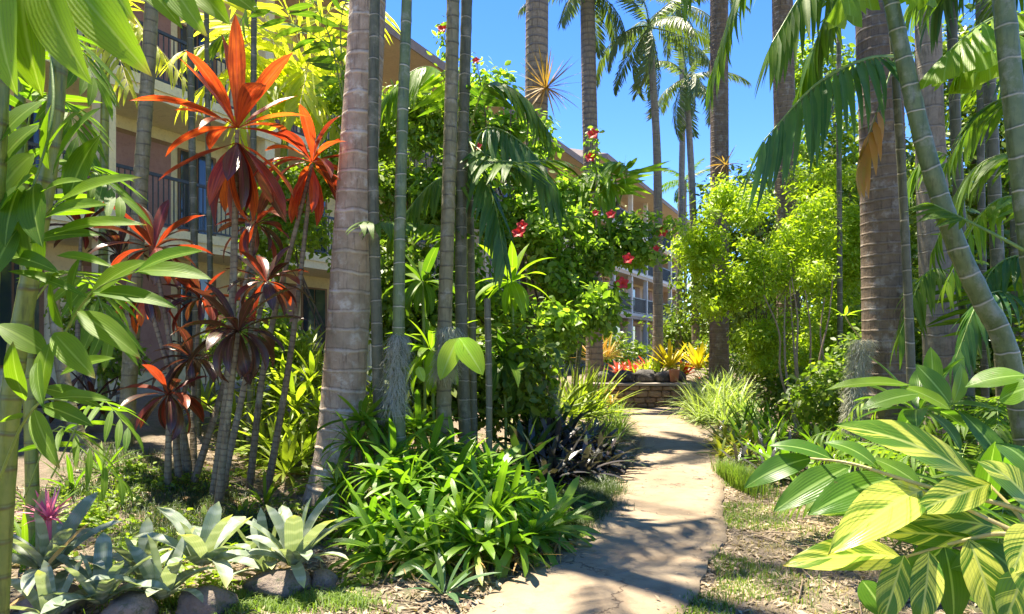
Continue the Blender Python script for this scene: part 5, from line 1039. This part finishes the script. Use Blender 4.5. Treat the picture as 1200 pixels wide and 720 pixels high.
blades('mondo_grass', 'dark tufted mondo grass carpeting the left bed', 'grass', scatter([(p.x, p.y, .35, .45) for p in mon]), 8000, .12, .006, MONDO, 4, 1.0)
blades('mondo_grass', 'dark mondo grass spilling along the left path edge', 'grass', scatter([(float(pedge(y, -.72 - q)), y, .22, .3) for y, q in ((7.0, 0), (7.3, .1), (7.7, 0), (6.6, .05), (8.0, .15), (7.4, .3), (6.9, .35), (6.2, .1))]), 9000, .16, .006, MONDO, 5, 1.0)
blades('mondo_grass', 'low green groundcover at the foot of the rocks', 'grass', scatter([(p.x, p.y, .3, .2) for p in (gp(300, 4.45), gp(340, 4.4), gp(260, 4.3), gp(400, 4.4), gp(180, 4.3))]), 3500, .08, .006, GRASSM, 6, 1.0)
# leaf litter
DEAD = leafmat('litter', (.20, .14, .09), (.52, .42, .29), .1, .8, nscale=20)
def litter(label, fn, n, size, seed, dz=None):
    g = np.random.default_rng(seed); x, y = fn(g, n); n = len(x); z = np.array([dz if dz else H(a, b) + .008 for a, b in zip(x, y)])
    c = np.stack([x, y, z], 1); az = g.uniform(0, 6.283, n); s = size * g.uniform(.3, 1.4, n); wd = s * g.uniform(.06, .4, n)
    d = np.stack([np.cos(az), np.sin(az), g.normal(size=n) * .3], 1); sd_ = np.stack([-np.sin(az), np.cos(az), g.normal(size=n) * .3], 1)
    V = np.stack([c - d * s[:, None] / 2, c + sd_ * wd[:, None] / 2 + np.array([0, 0, .006]), c + d * s[:, None] / 2 + np.array([0, 0, .004]), c - sd_ * wd[:, None] / 2 + np.array([0, 0, .006])], 1)
    F = np.arange(4 * n).reshape(-1, 4); UV = np.tile(np.array([(.5, 0), (1, .5), (.5, 1), (0, .5)]), (n, 1))
    o = link('leaf_litter', mesh_np('leaf_litter', V.reshape(-1, 3), F, DEAD, UV, False)); o['kind'] = 'stuff'; o['label'] = label; o['category'] = 'litter'
litter('few fallen leaf bits lying on the concrete path', lambda g, n: ((lambda y: (pedge(y, 0) + np.sign(g.random(n) - .5) * (.62 - np.abs(g.normal(size=n)) * .16), y))(4.0 + 9 * g.random(n))), 420, .05, 13, .045)
litter('brown leaf litter scattered over the left bed', lambda g, n: ((lambda y: (pedge(y, -.66) - g.random(n) ** 1.2 * 5.5, y))(3.5 + 9 * g.random(n) ** 1.3)), 24000, .08, 11)
litter('brown leaf litter scattered right of the path', lambda g, n: ((lambda y: (pedge(y, .64) + g.random(n) ** 1.2 * 4.5, y))(3.0 + 9 * g.random(n) ** 1.3)), 22000, .07, 12)
def twigs(label, fn, n, seed):
    g = np.random.default_rng(seed); x, y = fn(g, n); parts = []
    for a_, b_ in zip(x, y):
        az = g.uniform(0, 6.283); l = g.uniform(.12, .5); d = Vector((math.cos(az), math.sin(az), 0)) * l; p0 = Vector((a_, b_, H(a_, b_) + .012)); p2 = p0 + d; p2.z = H(p2.x, p2.y) + .012
        parts.append(tube_np([p0, p0.lerp(p2, .5) + Vector((g.uniform(-.03, .03), g.uniform(-.03, .03), .015)), p2], [g.uniform(.003, .007)] * 3, 4))
    V, F, UV = join_np(parts); o = link('fallen_twigs', mesh_np('fallen_twigs', V, F, BARKP, UV)); o['kind'] = 'stuff'; o['label'] = label; o['category'] = 'twigs'
twigs('thin fallen twigs strewn over the left bed floor', lambda g, n: ((lambda y: (pedge(y, -1.1) - g.random(n) * 4.8, y))(4.2 + 6 * g.random(n))), 320, 21)
twigs('thin fallen twigs in the mulch between path and ginger', lambda g, n: ((lambda y: (pedge(y, 1.15) + g.random(n) * 3, y))(3.4 + 5 * g.random(n))), 200, 22)
# fallen palm sheaths on the left floor
for i, (a, b_, wd) in enumerate((((205, 590, 6.6), (290, 583, 6.9), .06), ((215, 560, 7.8), (280, 556, 8.0), .07), ((200, 575, 7.2), (245, 592, 6.8), .05), ((310, 562, 7.9), (365, 556, 8.2), .06))):
    A, B = P(*a), P(*b_); A.z = H(A.x, A.y) + .02; B.z = H(B.x, B.y) + .02
    t = thing('fallen_frond', 'dry tan palm sheath lying on the left bed floor', 'fallen frond', A, 'fallen palm sheaths'); leaf_bt(t, A, B, wd, DRYF, 'blade', arch=.2, name='sheath')

# creeping small leafed cover on the bed floors
g_ = np.random.default_rng(77); bl = []
for i in range(150):
    y = g_.uniform(4.6, 10.5); x = float(pedge(y, -1.4)) - g_.random() * 4.6; bl.append((x, y, H(x, y) + .02, g_.uniform(.12, .32), g_.uniform(.12, .3), .03))
a = foliage_np(bl, 18000, .055, 78, .7, .0, 1.2); o = link('creeping_groundcover', mesh_np('creeping_groundcover', a[0], a[1], LIMET, a[2], False)); o['kind'] = 'stuff'; o['label'] = 'small leafed creeping green cover on the left bed floor'; o['category'] = 'groundcover'
